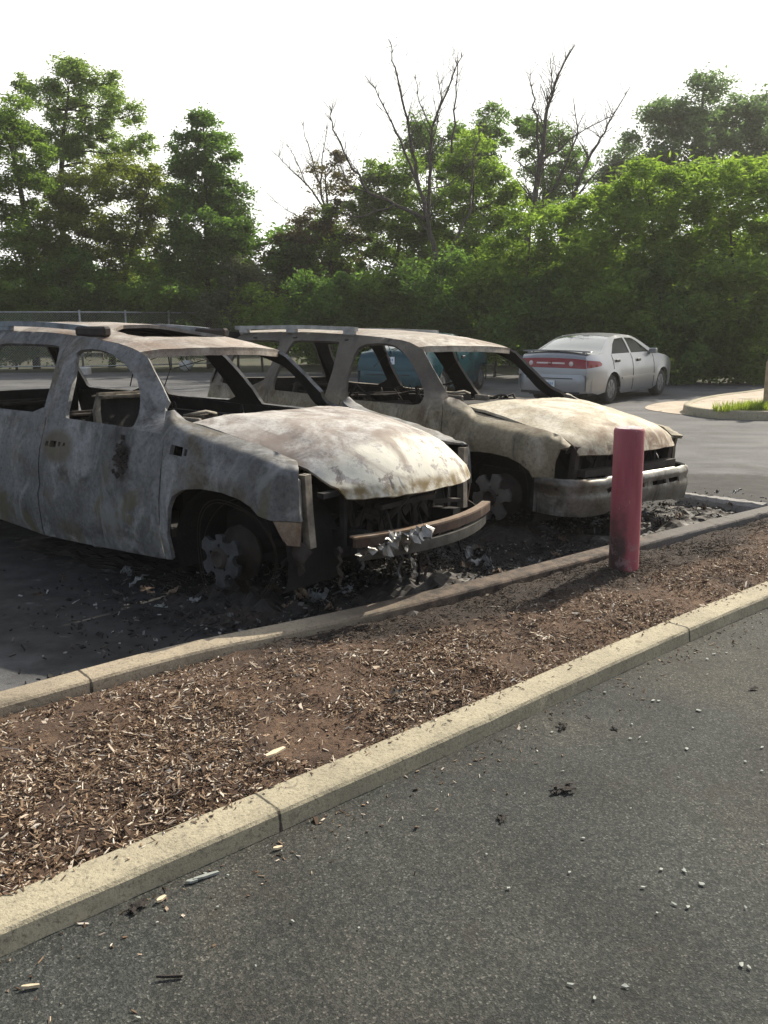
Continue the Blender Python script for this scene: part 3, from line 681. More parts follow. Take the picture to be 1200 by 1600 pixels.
def wheel(root,u,sg,P):
    zc=P['wz']; o=empty('wheel',(u,-sg*.92,zc)); o.parent=root
    def flipy(y): return -sg*y
    mb=MB()   # brake disc and hub behind the face
    mb.lathe([(.0,-.16),(.165,-.16),(.165,-.13),(.07,-.12),(.07,-.02),(0,-.02)][::1],(0,0,0),'y',28) if sg<0 else mb.lathe([(.0,.16),(.165,.16),(.165,.13),(.07,.12),(.07,.02),(0,.02)],(0,0,0),'y',28)
    d=mb.build('brake_disc',CHARRUST,o)
    mb=MB(); n=P['spokes']; rin,rout=.105,P['rout']
    ring=[]
    for k in range(n):
        a0=2*math.pi*k/n+P['wrot']; ln=rout*(1-P['melt']*random.random())
        for da,rr in((-.50,rin*1.02),(-.30,ln*.78),(-.27,ln),(.0,ln*1.04),(.27,ln),(.30,ln*.78),(.50,rin*1.02)):
            ring.append((rr*math.cos(a0+da),rr*math.sin(a0+da)))
    hole=[(.04*math.cos(a)+.012,.045*math.sin(a)) for a in np.linspace(0,2*math.pi,14)[:-1]]
    lug=[[(.075*math.cos(a)+.012*math.cos(b),.075*math.sin(a)+.012*math.sin(b)) for b in np.linspace(0,2*math.pi,8)[:-1]] for a in np.linspace(.3,.3+2*math.pi,6)[:-1]]
    panel(mb,ring,[hole]+lug,lambda x,z:(x,-sg*(.012*fbm(x*9,z*9,sg*3.)+.03-.25*max(0,math.hypot(x,z)-.1)**1.5),z),.022,.03,sg<0)
    for i,mi in enumerate(mb.m): mb.m[i]=0
    mb.build('rim',[P['rimm'],CHAR],o)
    mb=MB(); f=(1 if sg<0 else -1)
    mb.lathe([(.066,f*.0),(.066,f*.035),(.052,f*.05),(.045,f*.052),(.040,f*.035),(0,f*.033)],(0,0,0),'y',20); mb.build('hub',CHARRUST,o)
    mb=MB()   # bare bead wires left from the tyre
    for k in range(P['wires']):
        rr=.29+.045*random.random(); dy=random.uniform(-.22,.02); ph=random.random()
        pts=[]
        for a in np.linspace(0,2*math.pi,49):
            q=rr+.012*math.sin(3*a+ph*9); zz=max(q*math.sin(a),-zc+.02)
            pts.append((q*math.cos(a),flipy(dy+.03*math.sin(2*a+ph*6)),zz))
        mb.tube(pts,.003,4,False)
    mb.build('tyre_wire',CHARRUST,o)
    mb=MB(); prof=[(.20,-.2),(.235,-.2),(.225,-.1),(.235,-.02),(.215,-.02)]
    mb.lathe([(r,h if sg<0 else -h) for r,h in prof],(0,0,0),'y',32)
    if P['barrel']: mb.build('rim_barrel',CHARRUST,o)
    return o

VZ1=[[.15,.25,.4,.62,.8,.93,1.05,1.15,1.3,1.45,1.55,1.62],[.93,.965,.99,1.0,.985,.95,.915,.86,.765,.665,.59,.5]]
belt1=[(-.51,.99),(-.78,1.0),(-1.16,1.005),(-1.75,1.015),(-2.3,1.03),(-2.86,1.035),(-4.05,1.04)]
P1=dict(name='burnt_suv',roll=.018,lean=1.05,o=(-.352,5.728),yaw=R(52.616),seed=3.,V=VZ1,tu=-.2,tk=.13,wb=-2.95,ar=.46,crease=.545,side=SIDE1,roofm=ROOF1,hoodm=HOOD1,railm=simple('bluish_burnt_rail',(.17,.19,.21),.7,0,.45,11,.3),
 frame=[(-4.05,1.04),(-2.86,1.035),(-2.3,1.03),(-1.75,1.015),(-1.16,1.005),(-.78,1.0),(-.51,.99),(-.59,1.13),(-.58,1.17),(-.765,1.30),(-.96,1.43),(-1.07,1.465),(-1.16,1.482),(-1.32,1.51),(-1.56,1.535),(-1.88,1.56),(-2.3,1.58),(-2.85,1.585),(-3.9,1.57),(-4.0,1.5)],
 wins=[[(-1.75,1.46),(-1.54,1.475),(-1.36,1.45),(-1.19,1.40),(-1.02,1.33),(-.93,1.27),(-.84,1.18),(-.80,1.10),(-.795,1.03),(-.83,1.008),(-.95,1.012),(-1.25,1.02),(-1.48,1.022),(-1.53,1.03),(-1.58,1.2),(-1.68,1.38)],
  [(-1.79,1.04),(-1.84,1.2),(-1.91,1.37),(-1.96,1.475),(-2.02,1.49),(-2.29,1.495),(-2.68,1.495),(-2.76,1.48),(-2.78,1.3),(-2.70,1.06),(-2.64,1.045),(-2.3,1.04)],
  [(-2.98,1.06),(-3.0,1.3),(-3.06,1.47),(-3.2,1.49),(-3.75,1.48),(-3.82,1.46),(-3.86,1.1),(-3.82,1.06)]],
 fdoor=[(-.505,.99),(-.78,1.0),(-1.16,1.005),(-1.738,1.015),(-1.742,.7),(-1.755,.46),(-1.775,.2),(-1.31,.21),(-.85,.225),(-.475,.245),(-.50,.54),(-.485,.79)],
 fholes=[[(-1.70,.83),(-1.665,.83),(-1.665,.862),(-1.70,.862)],[(-1.645,.828),(-1.57,.832),(-1.57,.872),(-1.645,.868)],[(-1.545,.838),(-1.515,.84),(-1.52,.87),(-1.545,.868)],[(-1.49,.845),(-1.465,.847),(-1.465,.868),(-1.49,.866)]],
 rdoor=[(-1.752,1.015),(-2.3,1.03),(-2.855,1.035),(-2.80,.75),(-2.62,.62),(-2.50,.5),(-2.46,.25),(-2.05,.22),(-1.79,.2),(-1.769,.46),(-1.756,.7)],
 fender=[(-.565,1.125),(-.505,.99),(-.473,.79),(-.488,.54),(-.463,.245),(-.41,.25),(-.42,.39),(-.39,.56),(-.34,.65),(-.25,.70),(-.12,.715),(.03,.71),(.15,.685),(.24,.65),(.29,.605),(.38,.59),(.535,.59),(.525,.72),(.515,.82),(.50,.915),(.27,.98),(.01,1.03),(-.21,1.065),(-.36,1.09),(-.50,1.145)],
 ffholes=[[(-.425,.885),(-.31,.88),(-.31,.935),(-.425,.94)],[(-.295,.888),(-.27,.886),(-.27,.925),(-.295,.927)]],
 quarter=[(-2.86,1.033),(-4.04,1.04),(-4.06,.5),(-4.0,.4),(-3.42,.4),(-3.42,.5),(-3.35,.64),(-3.2,.74),(-2.95,.79),(-2.85,.78)],
 shoulder=([-.50,-.36,-.21,.01,.27,.50],[1.145,1.09,1.065,1.03,.98,.915],[1.12,1.065,1.04,1.005,.955,.89]),
 hdr=-1.07,gu=[-4.05,-2.85,-2.3,-1.88,-1.56,-1.32,-1.16,-1.07,-.9],gz=[1.565,1.585,1.58,1.56,1.535,1.51,1.482,1.462,1.44],gc=[.06,.075,.082,.085,.075,.06,.05,.045,.04],
 sunroof=[(-1.85,-.62),(-1.38,-.72),(-1.28,-.4),(-1.26,0),(-1.28,.4),(-1.38,.66),(-1.85,.56)],
 hood=dict(uf=.86,cv=.20,cp=2.6,ur=-.36,wu=[-.4,0,.4,.62,.78,.86],ww=[.755,.735,.70,.68,.655,.63],zu=[-.4,-.1,.2,.45,.62,.74,.82,.86],zz=[1.10,1.095,1.07,1.025,.965,.885,.79,.70],cr=.15,cu=[-.4,0,.45,.74,.86],ck=[.28,.58,.95,.75,.0],ridge=.012),
 wu=-.03,wz=.315,spokes=6,rout=.185,wrot=.55,melt=.32,wires=3,barrel=False,rimm=ALU,pale_seat=True,rail=(-1.69,-3.95),railz=.055,railcap=True)
suv1,VF1=suv(P1)
tag(suv1,'burnt out grey SUV with open sunroof nearest the camera, hood bulging and front end gone','SUV')
VZ2=[[.15,.25,.4,.6,.75,.9,1.0,1.1,1.25,1.4,1.48,1.56],[.92,.95,.965,.97,.955,.93,.90,.85,.755,.66,.60,.52]]
P2=dict(P1); P2.update(name='burnt_suv',roll=.033,lean=.92,o=(1.461,7.433),yaw=R(42.786),seed=11.,V=VZ2,tu=-.1,tk=.14,ar=.44,crease=0,side=SIDE2,roofm=ROOF2,hoodm=HOOD2,railm=simple('white_burnt_rail',(.34,.34,.33),.7,0,.35,11,.3),
 frame=[(-4.05,.98),(-2.9,.975),(-1.99,.955),(-1.78,.955),(-.8,.95),(-.505,.94),(-.53,1.03),(-.50,1.07),(-.63,1.16),(-.83,1.29),(-1.01,1.42),(-1.10,1.445),(-1.22,1.48),(-1.36,1.5),(-1.64,1.52),(-2.05,1.54),(-2.5,1.55),(-3.2,1.555),(-3.9,1.54),(-4.0,1.46)],
 wins=[[(-1.80,1.455),(-1.58,1.47),(-1.38,1.45),(-1.22,1.39),(-1.06,1.30),(-.89,1.17),(-.76,1.06),(-.76,1.0),(-.80,.975),(-.94,.968),(-1.25,.968),(-1.66,.965),(-1.72,.98),(-1.83,1.2),(-1.87,1.40)],
  [(-2.15,1.46),(-2.2,1.475),(-2.82,1.475),(-2.88,1.46),(-2.89,1.2),(-2.85,1.0),(-2.80,.985),(-2.41,.985),(-2.04,.975),(-2.0,.99),(-2.06,1.2)],
  [(-3.04,1.0),(-3.05,1.3),(-3.08,1.45),(-3.2,1.47),(-3.75,1.46),(-3.82,1.44),(-3.86,1.05),(-3.82,1.0)]],
 fdoor=[(-.505,.94),(-.8,.95),(-1.775,.955),(-1.772,.7),(-1.765,.46),(-1.775,.2),(-1.31,.21),(-.85,.225),(-.475,.245),(-.49,.54),(-.49,.79)],fholes=[],ffholes=[],
 rdoor=[(-1.785,.955),(-1.99,.955),(-2.9,.975),(-2.82,.72),(-2.62,.62),(-2.50,.5),(-2.46,.25),(-2.05,.22),(-1.79,.2),(-1.78,.46),(-1.787,.7)],
 fender=[(-.525,1.025),(-.495,.93),(-.478,.79),(-.478,.54),(-.463,.245),(-.40,.25),(-.41,.39),(-.36,.54),(-.28,.62),(-.15,.66),(-.05,.668),(.07,.668),(.22,.655),(.33,.62),(.40,.57),(.425,.525),(.57,.53),(.575,.66),(.60,.745),(.69,.775),(.61,.835),(.51,.86),(.35,.88),(.11,.91),(-.14,.945),(-.25,1.0),(-.36,1.04),(-.48,1.06)],
 quarter=[(-2.91,.975),(-4.04,.98),(-4.06,.5),(-4.0,.4),(-3.42,.4),(-3.42,.5),(-3.35,.62),(-3.2,.71),(-2.95,.75),(-2.83,.72)],
 shoulder=([-.48,-.25,-.14,.11,.35,.51,.69],[1.06,1.0,.945,.91,.88,.86,.775],[1.05,1.0,.947,.912,.882,.858,.77]),
 hdr=-1.09,gu=[-4.05,-2.85,-2.5,-2.05,-1.64,-1.36,-1.22,-1.1,-.9],gz=[1.54,1.555,1.55,1.54,1.52,1.5,1.48,1.445,1.42],gc=[.04,.05,.055,.055,.052,.048,.042,.036,.03],sunroof=None,
 hood=dict(uf=.78,cv=.12,cp=2.6,ur=-.30,wu=[-.4,0,.4,.62,.74,.78],ww=[.75,.735,.72,.705,.69,.68],zu=[-.4,-.1,.2,.45,.60,.70,.76,.78],zz=[1.04,1.03,.995,.945,.90,.845,.765,.70],cr=.085,cu=[-.4,-.2,.3,.7,.78],ck=[.35,.7,1.0,.7,.1],ridge=.016),
 wu=.06,wz=.33,spokes=6,rout=.19,wrot=.2,melt=.06,wires=2,barrel=False,rimm=simple('grey_alloy_rim',(.115,.107,.098),.6,.1,.3,10,.3),pale_seat=False,rail=(-2.0,-4.0),railz=.05,railcap=False)
suv2,VF2=suv(P2)
tag(suv2,'burnt out cream SUV parked behind the red bollard, its scorched bumper still on','SUV')
# front end of the near SUV: bumper beam, lower bar, fender brackets, mirror stub
def arcpts(u0,dv,z,n=13,half=.70,dz=0.): return [(u0-dv*(s/half)**2,s,z+dz*(s/half)) for s in np.linspace(-half,half,n)]
mb=MB(); mb.bar(arcpts(.90,.13,.478),.03,.05); mb.bar(arcpts(.885,.13,.508),.055,.010,(0,0,1),1); mb.build('bumper_beam',[BEAMF,BEAM],suv1)
mb=MB(); mb.bar(arcpts(.915,.15,.405,half=.66),.03,.06); mb.build('lower_crossbar',simple('dark_grey_bar',(.07,.068,.062),.5,.2,.5,12,.2),suv1)
for s in(-1,1):
    mb=MB(); mb.bar([(.50,-s*.80,.84),(.505,-s*.79,.64),(.52,-s*.78,.43)],.05,.05,(1,0,0)); mb.bar([(.485,-s*.80,.84),(.50,-s*.80,.60)],.014,.05,(1,0,0),1)
    mb.build('fender_bracket',[PALESTEEL,CHARRUST],suv1)
    mb=MB(); panel(mb,[(.385,.585),(.53,.585),(.515,.45),(.44,.45)],[],lambda u,z,s=s:(u,-s*(VF1(u,.59)-.01-.1*(.59-z)),z),.04,.01,s<0); mb.build('fender_tab',[BEAM,CHAR],suv1)
    mb=MB(); panel(mb,[(.42,.47),(.53,.47),(.60,.43),(.52,.30),(.49,.27)],[],lambda u,z,s=s:(u,-s*(.86+.05*fbm(u*9,z*9,1.)),z),.03,.008,s<0); mb.build('splash_shield',[CHARRUST,CHAR],suv1)
mb=MB()
for k in range(40):
    u=-.85+random.gauss(0,.03); z=.83+random.gauss(0,.045); y=-(VF1(u,z)+.012+random.random()*.05)
    mb.box((u,y,z),(random.uniform(.01,.035),.012,random.uniform(.01,.035)),Vector((random.random(),random.random(),random.random())).to_track_quat('X','Z').to_matrix())
mb.build('mirror_stub',CHARRUST,suv1)
mb=MB()
mb.bar([(.62,-.30,.60),(.64,.0,.61),(.63,.24,.60)],.06,.03); mb.bar([(.62,.24,.56),(.66,.5,.54)],.05,.02); mb.tube([(.6,-.2,.5),(.66,-.1,.62),(.6,.1,.66)],.02,6)
for k in range(24):
    a=(random.uniform(.1,.7),random.uniform(-.6,.6),random.uniform(.35,.6)); mb.tube([a,(a[0]+random.uniform(-.1,.12),a[1]+random.uniform(-.2,.2),a[2]+random.uniform(-.15,.08)),(a[0]+random.uniform(-.1,.15),a[1]+random.uniform(-.3,.3),max(.05,a[2]-random.uniform(.1,.4)))],.006+.006*random.random(),5)
mb.build('burnt_hose',CHARRUST,suv1)
for k in range(9):
    v=random.uniform(.1,.72); u=.80-.13*(v/.7)**2+random.uniform(-.05,.1); w2=random.uniform(.012,.035); z1=random.uniform(.12,.32)
    mb=MB(); P_=[(u+.07*noise.noise(Vector((k*3.,t*4,1))),-(v+.16*t*noise.noise(Vector((k*3.,t*3,7)))),.44-(.44-z1)*t) for t in np.linspace(0,1,9)]
    mb.bar(P_,w2,.006,(1,.3*math.sin(k),.0)); mb.build('melted_strip',[CHARRUST,simple('dull_melted_metal',(.10,.10,.10),.6,.2,.5,15,.3)][k%2],suv1)
# front end of the far SUV: wraparound bumper, grille bar
def bumper2():
    pts=[(.44,-.905),(.60,-.90),(.72,-.84),(.80,-.70),(.845,-.4),(.86,0),(.845,.4),(.80,.70),(.72,.84),(.60,.90),(.44,.905)]
    pts=chaikin(pts,2,False); d=np.r_[0,np.cumsum([math.dist(a,b) for a,b in zip(pts,pts[1:])])]; pts=np.array(pts); L=d[-1]
    def f(s,z):
        x=np.interp(s,d,pts[:,0]); y=np.interp(s,d,pts[:,1])
        ins=float(np.interp(z,[.22,.30,.40,.415,.46,.475,.525,.545],[.05,.02,.0,.0,.022,.0,.008,.05]))
        dn=.008*fbm(s*3,z*4,7.)
        return (x-(ins+dn)*(1 if abs(y)<.72 else .5),y*(1-ins*.6),z-(.012*(abs(y)>.5)))
    m=L/2
    slots=[[(m+a,.432),(m+b,.432),(m+b,.464),(m+a,.464)] for a,b in((-.52,-.34),(-.30,-.06),(.06,.28),(.33,.52))]
    mb=MB(); panel(mb,[(0,.28),(.5,.265),(m,.315),(L-.5,.265),(L,.28),(L,.545),(0,.545)],slots,f,.035,.015)
    mb.build('bumper',[CHROME2,CHAR],suv2)
bumper2()
mb=MB(); mb.bar([(.66,-.64,.56),(.70,0,.56),(.66,.64,.56)],.08,.05); mb.bar([(.67,.0,.70),(.68,.12,.70)],.02,.04,(0,0,1),1)
for y in (-.66,.66): mb.bar([(.60,y,.52),(.62,y,.76)],.05,.05,(1,0,0))
mb.build('grille_support',[CHARRUST,simple('pale_strip',(.6,.62,.62),.5,0,.1,9)],suv2)
for s in(-1,1):
    mb=MB(); panel(mb,[(.40,.30),(.47,.25),(.47,.53),(.42,.53)],[],lambda u,z,s=s:(u,-s*(VF2(u,.5)-.03),z),.05,.01,s<0); mb.build('splash_shield',[CHAR,CHAR],suv2)
# crumpled foil on the near bumper
def crumple(name, mat, w, d, amp, seed, n=16, parent=None):
    vs=[]
    for i in range(n+1):
        for j in range(n+1):
            x=(i/n-.5)*w; y=(j/n-.5)*d; q=.85+.35*noise.noise(Vector((i*.5,j*.5,seed)))
            c=noise.cell(Vector((i*.42+seed,j*.42,seed)))
            vs.append((x*q,y*q,amp*(.5*noise.noise(Vector((x/w*4,y/d*4,seed)))+.9*noise.noise(Vector((x/w*9,y/d*9,seed+5)))+.3*c)))
    fs=[(i*(n+1)+j,(i+1)*(n+1)+j,(i+1)*(n+1)+j+1,i*(n+1)+j+1) for i in range(n) for j in range(n)
        if noise.noise(Vector((i*.35,j*.35,seed+2)))+.9*(1-max(abs(i/n-.5),abs(j/n-.5))*2)>.05]
    mb=MB(); mb.add(vs,fs,0,False); o=mb.build(name,mat); return o
FOIL=simple('shiny_foil',(.24,.235,.225),.42,.8,.4,18,.3)
o=crumple('crumpled_foil',FOIL,.46,.30,.075,3.3,22)
fu=P1['yaw']; fq=Vector((*P1['o'],0))+Vector((math.sin(fu),-math.cos(fu),0))*.925+Vector((-math.cos(fu),-math.sin(fu),0))*.50
o.location=(fq.x,fq.y,.475); o.rotation_euler=(R(-38),R(12),math.atan2(-math.sin(fu),-math.cos(fu))+math.pi+.1); tag(o,'crumpled shiny metal foil hanging over the bumper beam of the near SUV','metal foil')
# ------------------------------------------------------------------ debris around the burnt cars
def car_pt(P,u,v,z=0):
    f=Vector((math.sin(P['yaw']),-math.cos(P['yaw']),0)); r=Vector((f.y,-f.x,0)); return Vector((*P['o'],0))+f*u+r*v+Vector((0,0,z))
pts=[]
for _ in range(16000):
    P=P1 if random.random()<.6 else P2
    u=random.gauss(.35,.75); v=random.gauss(.1,.75); q=car_pt(P,u,v)
    pts.append((q.x,q.y,.004+abs(random.gauss(0,.035))*math.exp(-((u-.4)/.8)**2)))
fk=np.array(dense(FKL,.1)); C=np.array(pts)
fy=np.interp(C[:,0],fk[:,0],fk[:,1]); C=C[C[:,1]>fy+.02]; n=len(C)
tag(chips('ash_debris',C,RNG.gamma(2.0,.009,n)+.004,RNG.gamma(2.0,.005,n)+.003,RNG.uniform(.002,.01,n),ASHM,.5),'black ash and charred crumbs heaped under the two burnt SUVs','ash',None,'stuff')
def mound(name, cx, cy, rx, ry, h, rz, seed, n=36):
    vs=[];fs=[]
    for i in range(n+1):
        for j in range(n+1):
            a=(i/n-.5)*2;b=(j/n-.5)*2; r=math.hypot(a,b); k=max(0,1-r*r)**.8
            x=a*rx;y=b*ry; X=cx+x*math.cos(rz)-y*math.sin(rz);Y=cy+x*math.sin(rz)+y*math.cos(rz)
            vs.append((X,Y,-.01+k*(h*(.55+.6*fbm(X*4,Y*4,seed))+.03*fbm(X*16,Y*16,seed+3))))
    fs=[(i*(n+1)+j,(i+1)*(n+1)+j,(i+1)*(n+1)+j+1,i*(n+1)+j+1) for i in range(n) for j in range(n)]
    mb=MB(); mb.add(vs,fs,0,False); return mb.build(name,ASHHEAP)
ASHHEAP=burnt('ash_heap',(.022,.02,.019),(.04,.036,.033),(.05,.034,.025),(.012,.011,.011),(.16,.155,.15),12,.55,.66)
HEAPS=[(P1,-.02,.80,.55,.42,.17,'black ash heap round the front wheel of the near SUV'),(P1,.72,.15,.42,.8,.16,'black ash heap below the bumper beam of the near SUV'),
 (P1,-1.6,.55,1.3,.5,.05,'low black ash heap along the door of the near SUV'),(P2,.1,.75,.5,.42,.17,'black ash heap round the front wheel of the cream SUV'),(P2,.75,.0,.5,.9,.13,'grey ash heap under the chrome bumper of the cream SUV'),(P2,.8,-1.0,.5,.6,.07,'pale ash heap beyond the far corner of the chrome bumper')]
for k,(P,u,v,rx,ry,h,lab) in enumerate(HEAPS):
    q=car_pt(P,u,v); o=mound('ash_heap',q.x,q.y,rx,ry,h,math.atan2(-math.cos(P['yaw']),math.sin(P['yaw'])),k*5.+1)
    tag(o,lab,'ash heap','ash heaps under the burnt cars')
# bent scraps lying about
protos=[]
for k in range(7):
    o=crumple('metal_scrap',[SCRAPM,simple('scrap_tan',(.17,.12,.08),.8,0,.4,20),simple('scrap_grey',(.17,.175,.175),.6,.2,.4,20)][k%3],.16,.10,.045,20.+k*3.7,7); protos.append(o)
SC=[(735,862,1.5),(752,872,1.6),(765,880,1.2),(748,855,1.1),(728,885,1.0),(780,890,.9),(700,870,.8),(690,900,.7),(660,890,.8),(640,880,.9),(500,935,1.9),(520,945,1.4),(470,930,1.3),(450,945,1.0),(430,925,1.2),(488,922,1.2),(540,925,.9),(390,935,.8),(360,965,.7),(330,925,.8),(300,935,.9),(270,920,.6),(215,905,1.0),(150,850,.6),(200,892,1.0),(230,925,.7),(100,905,.6),(60,930,.5),(820,850,.7),(850,838,.8),(880,846,1.0),(905,830,.8),(870,862,.7),(830,870,.6),(1010,800,1.0),(1040,790,1.2),(1085,775,.9),(1120,768,.9),(1150,772,.8),(1060,805,1.2),(1100,790,.8),(1030,815,1.0),(990,822,.8),(1140,790,.7),(930,820,.8),(585,905,1.0),(610,890,.8),(560,940,.7),(640,915,.6),(800,862,.6)]
used=set(); KINDW={0:'dark charred metal scrap lying in the ash beside the burnt SUVs',1:'tan scorched scrap lying in the ash beside the burnt SUVs',2:'grey bent metal scrap lying in the ash beside the burnt SUVs'}
for px,py,sz in SC:
    k=random.randrange(7); b=protos[k]
    if k in used: o=b.copy(); COL.objects.link(o)
    else: o=b; used.add(k)
    q=onz(px,py,.06); q.z=.035+random.uniform(0,.05); o.location=q; o.scale=(sz*random.uniform(.5,.9),sz*random.uniform(.5,.9),sz*.8); o.rotation_euler=(random.uniform(-.5,.5),random.uniform(-.5,.5),random.uniform(0,6.3))
    tag(o,KINDW[k%3],'scrap','scraps of burnt metal around the SUVs')
for k in range(7):
    if k not in used: bpy.data.objects.remove(protos[k])
def flat_piece(name, outline, th, mat):
    mb=MB(); n=len(outline); vs=[(x,y,th*.5+.003*math.sin(9*x+7*y)) for x,y in outline]+[(x,y,-th*.5) for x,y in outline]
    mb.add(vs,[tuple(range(n)),tuple(range(2*n-1,n-1,-1))]+[(i,n+i,n+(i+1)%n,(i+1)%n)[::1] for i in range(n)],0,False); return mb.build(name,mat)
o=flat_piece('white_strip',[(-.10,-.014),(.09,-.018),(.105,.0),(.085,.014),(-.095,.018)],.006,PALE); q=onz(267,951,0); o.location=(q.x,q.y,.012); o.rotation_euler=(.05,.04,-.15); tag(o,'thin white plastic strip lying on the sooty lot in front of the near SUV','plastic strip')
# pale flakes on the road
fp=[]
for k in range(6):
    nn=random.randint(6,9); fp.append(flat_piece('pale_flake',[((.25+.95*random.random())*math.cos(a)*.017,(.25+.95*random.random())*math.sin(a)*.012) for a in np.linspace(0,2*math.pi,nn+1)[:-1]],.0015,PALE))
FL=[(795,1388,1.1),(912,1310,.9),(945,1082,1.1),(1020,1095,1.1),(1092,1110,1.3),(1030,1095,.9),(1115,1022,1.4),(1105,1030,1.0),(1190,1168,1.2),(1000,1152,.8),(985,1154,.8),(1072,1170,.9),(880,1205,.7),(862,1144,.8),(940,1172,.6),(1082,1137,.7),(890,1363,.6),(1032,1358,.8),(1068,1360,1.1),(1097,1382,1.2),(1070,1362,.8),(1052,1412,.8),(1075,1417,.7),(1005,1387,.6),(1027,1427,.6),(1158,1508,1.2),(1170,1512,.8),(890,1538,.9),(978,1541,1.0),(930,1560,.6),(1105,1054,.7),(1135,1020,.7),(1150,1032,.7),(988,1132,.7),(1165,1190,.6),(1190,1205,.6),(1115,1312,.5),(760,1335,.5),(660,1275,.5),(955,1240,.4),(1010,1160,.6),(821,1136,.7),(790,1150,.5),(340,1417,.7),(216,1590,.7),(320,1365,.8),(356,1368,.5),(245,1442,.5),(440,1330,.5),(545,1310,.6),(500,1340,.4),(458,1440,.5),(400,1510,.4),(560,1450,.4),(820,1240,.5),(690,1238,.5),(1165,1418,.7),(1190,1320,.6),(1060,1215,.5),(985,1263,.4)]
for k,(px,py,sz) in enumerate(FL):
    b=fp[k%6]
    if k>=6: o=b.copy(); COL.objects.link(o)
    else: o=b
    q=onz(px,py,ZR+.004); o.location=(q.x,q.y,ZR+.006); o.scale=(sz*random.uniform(.5,.95),sz*random.uniform(.45,.9),1); o.rotation_euler=(random.uniform(-.15,.15),random.uniform(-.15,.15),random.uniform(0,6.3))
    tag(o,'small pale flake of ash lying on the dark road','flake','pale flakes scattered on the road')
WOODY=simple('split_wood',(.62,.50,.34),.8,0,.2,20)
for k,(px,py,l,wd,rz,mm,lab) in enumerate([(322,1372,.075,.018,.55,PALE,'white splinter lying on the road close under the near kerb'),(300,1380,.03,.02,.3,PALE,'white chip lying on the road beside the white splinter'),(252,1408,.03,.022,.9,WOODY,'orange wood chip lying on the road near the kerb'),(48,1545,.04,.012,.2,WOODY,'orange wood sliver lying on the road at the lower left'),(434,1328,.028,.018,.4,WOODY,'small tan wood chip lying on the road below the kerb stain'),(430,1178,.09,.035,.9,WOODY,'large split piece of pale wood lying on the mulch by the near kerb'),(265,1530,.06,.006,.1,CHARRUST,'dark twig lying on the road at the lower left'),(105,1460,.0,0,0,None,'')]):
    if mm is None: continue
    l*=.55; wd*=.6
    o=flat_piece('wood_splinter' if mm is not PALE else 'white_splinter',[(-l,-wd*.3),(-l*.2,-wd*.55),(l,-wd*.2),(l*.9,wd*.3),(0,wd*.5),(-l*.9,wd*.2)],.008,mm)
    zz=ZR if py>1200 else .13; q=onz(px,py,zz); o.location=(q.x,q.y,zz+.008); o.rotation_euler=(.1,.08,rz); tag(o,lab,'splinter')
SOIL=simple('dark_soil',(.02,.016,.013),.95,0,.5,30)
BLK=[(215,1420,1.2,'black charred lump on the road beside the kerb, at the lower left'),(882,1236,1.6,'dark crumbled clump of soil on the road, the larger one'),(870,1240,1.0,'dark crumb of soil on the road just left of the larger clump'),(880,1138,1.2,'dark clump of soil on the road near the middle of the kerb'),(783,1281,.9,'small dark clump of soil on the road, left of the others'),(1178,1078,.9,'dark lump of soil on the road at the right edge'),(620,1085,1.6,'dark clod in the mulch near the near kerb'),(960,1140,.7,'small dark clump of soil on the road below the kerb end')]
for px,py,sz,lab in BLK:
    o=crumple('soil_clump',SOIL,.06*sz,.04*sz,.006*sz,px*.01+1,8); zz=ZR if py>1100 or px>800 else .12
    q=onz(px,py,zz); o.location=(q.x,q.y,zz+.008*sz); o.rotation_euler=(0,0,random.random()*3); tag(o,lab,'soil clump')
# ------------------------------------------------------------------ bollard
bq=onz(974,893,.09); br=empty('bollard',(bq.x,bq.y,.03)); br.rotation_euler=(0,R(-.8),0)
mb=MB(); RB=.093; hh=.98
prof=[(RB,-.05),(RB*1.0,.05),(RB*1.004,.4),(RB*.998,.8),(RB,hh-.02),(RB-.004,hh-.006),(RB-.012,hh)]
mb.lathe(prof,(0,0,0),'z',40); mb.build('sleeve',BOLL,br)
mb=MB(); vs=[];n=40
for ring,rr in enumerate([RB-.012,RB*.75,RB*.4,.01]):
    for j in range(n):
        a=2*math.pi*j/n; vs.append((rr*math.cos(a),rr*math.sin(a),hh+.006*ring*.4+.006*noise.noise(Vector((rr*60*math.cos(a),rr*60*math.sin(a),2.)))))
mb.add(vs,[(k*n+j,k*n+(j+1)%n,(k+1)*n+(j+1)%n,(k+1)*n+j) for k in range(3) for j in range(n)]+[tuple(3*n+j for j in range(n))],0,True)
mb.build('cap',simple('concrete_cap',(.5,.42,.42),.9,0,.4,30,.4),br)
tag(br,'red bollard standing in the mulch, blackened at its foot','bollard')
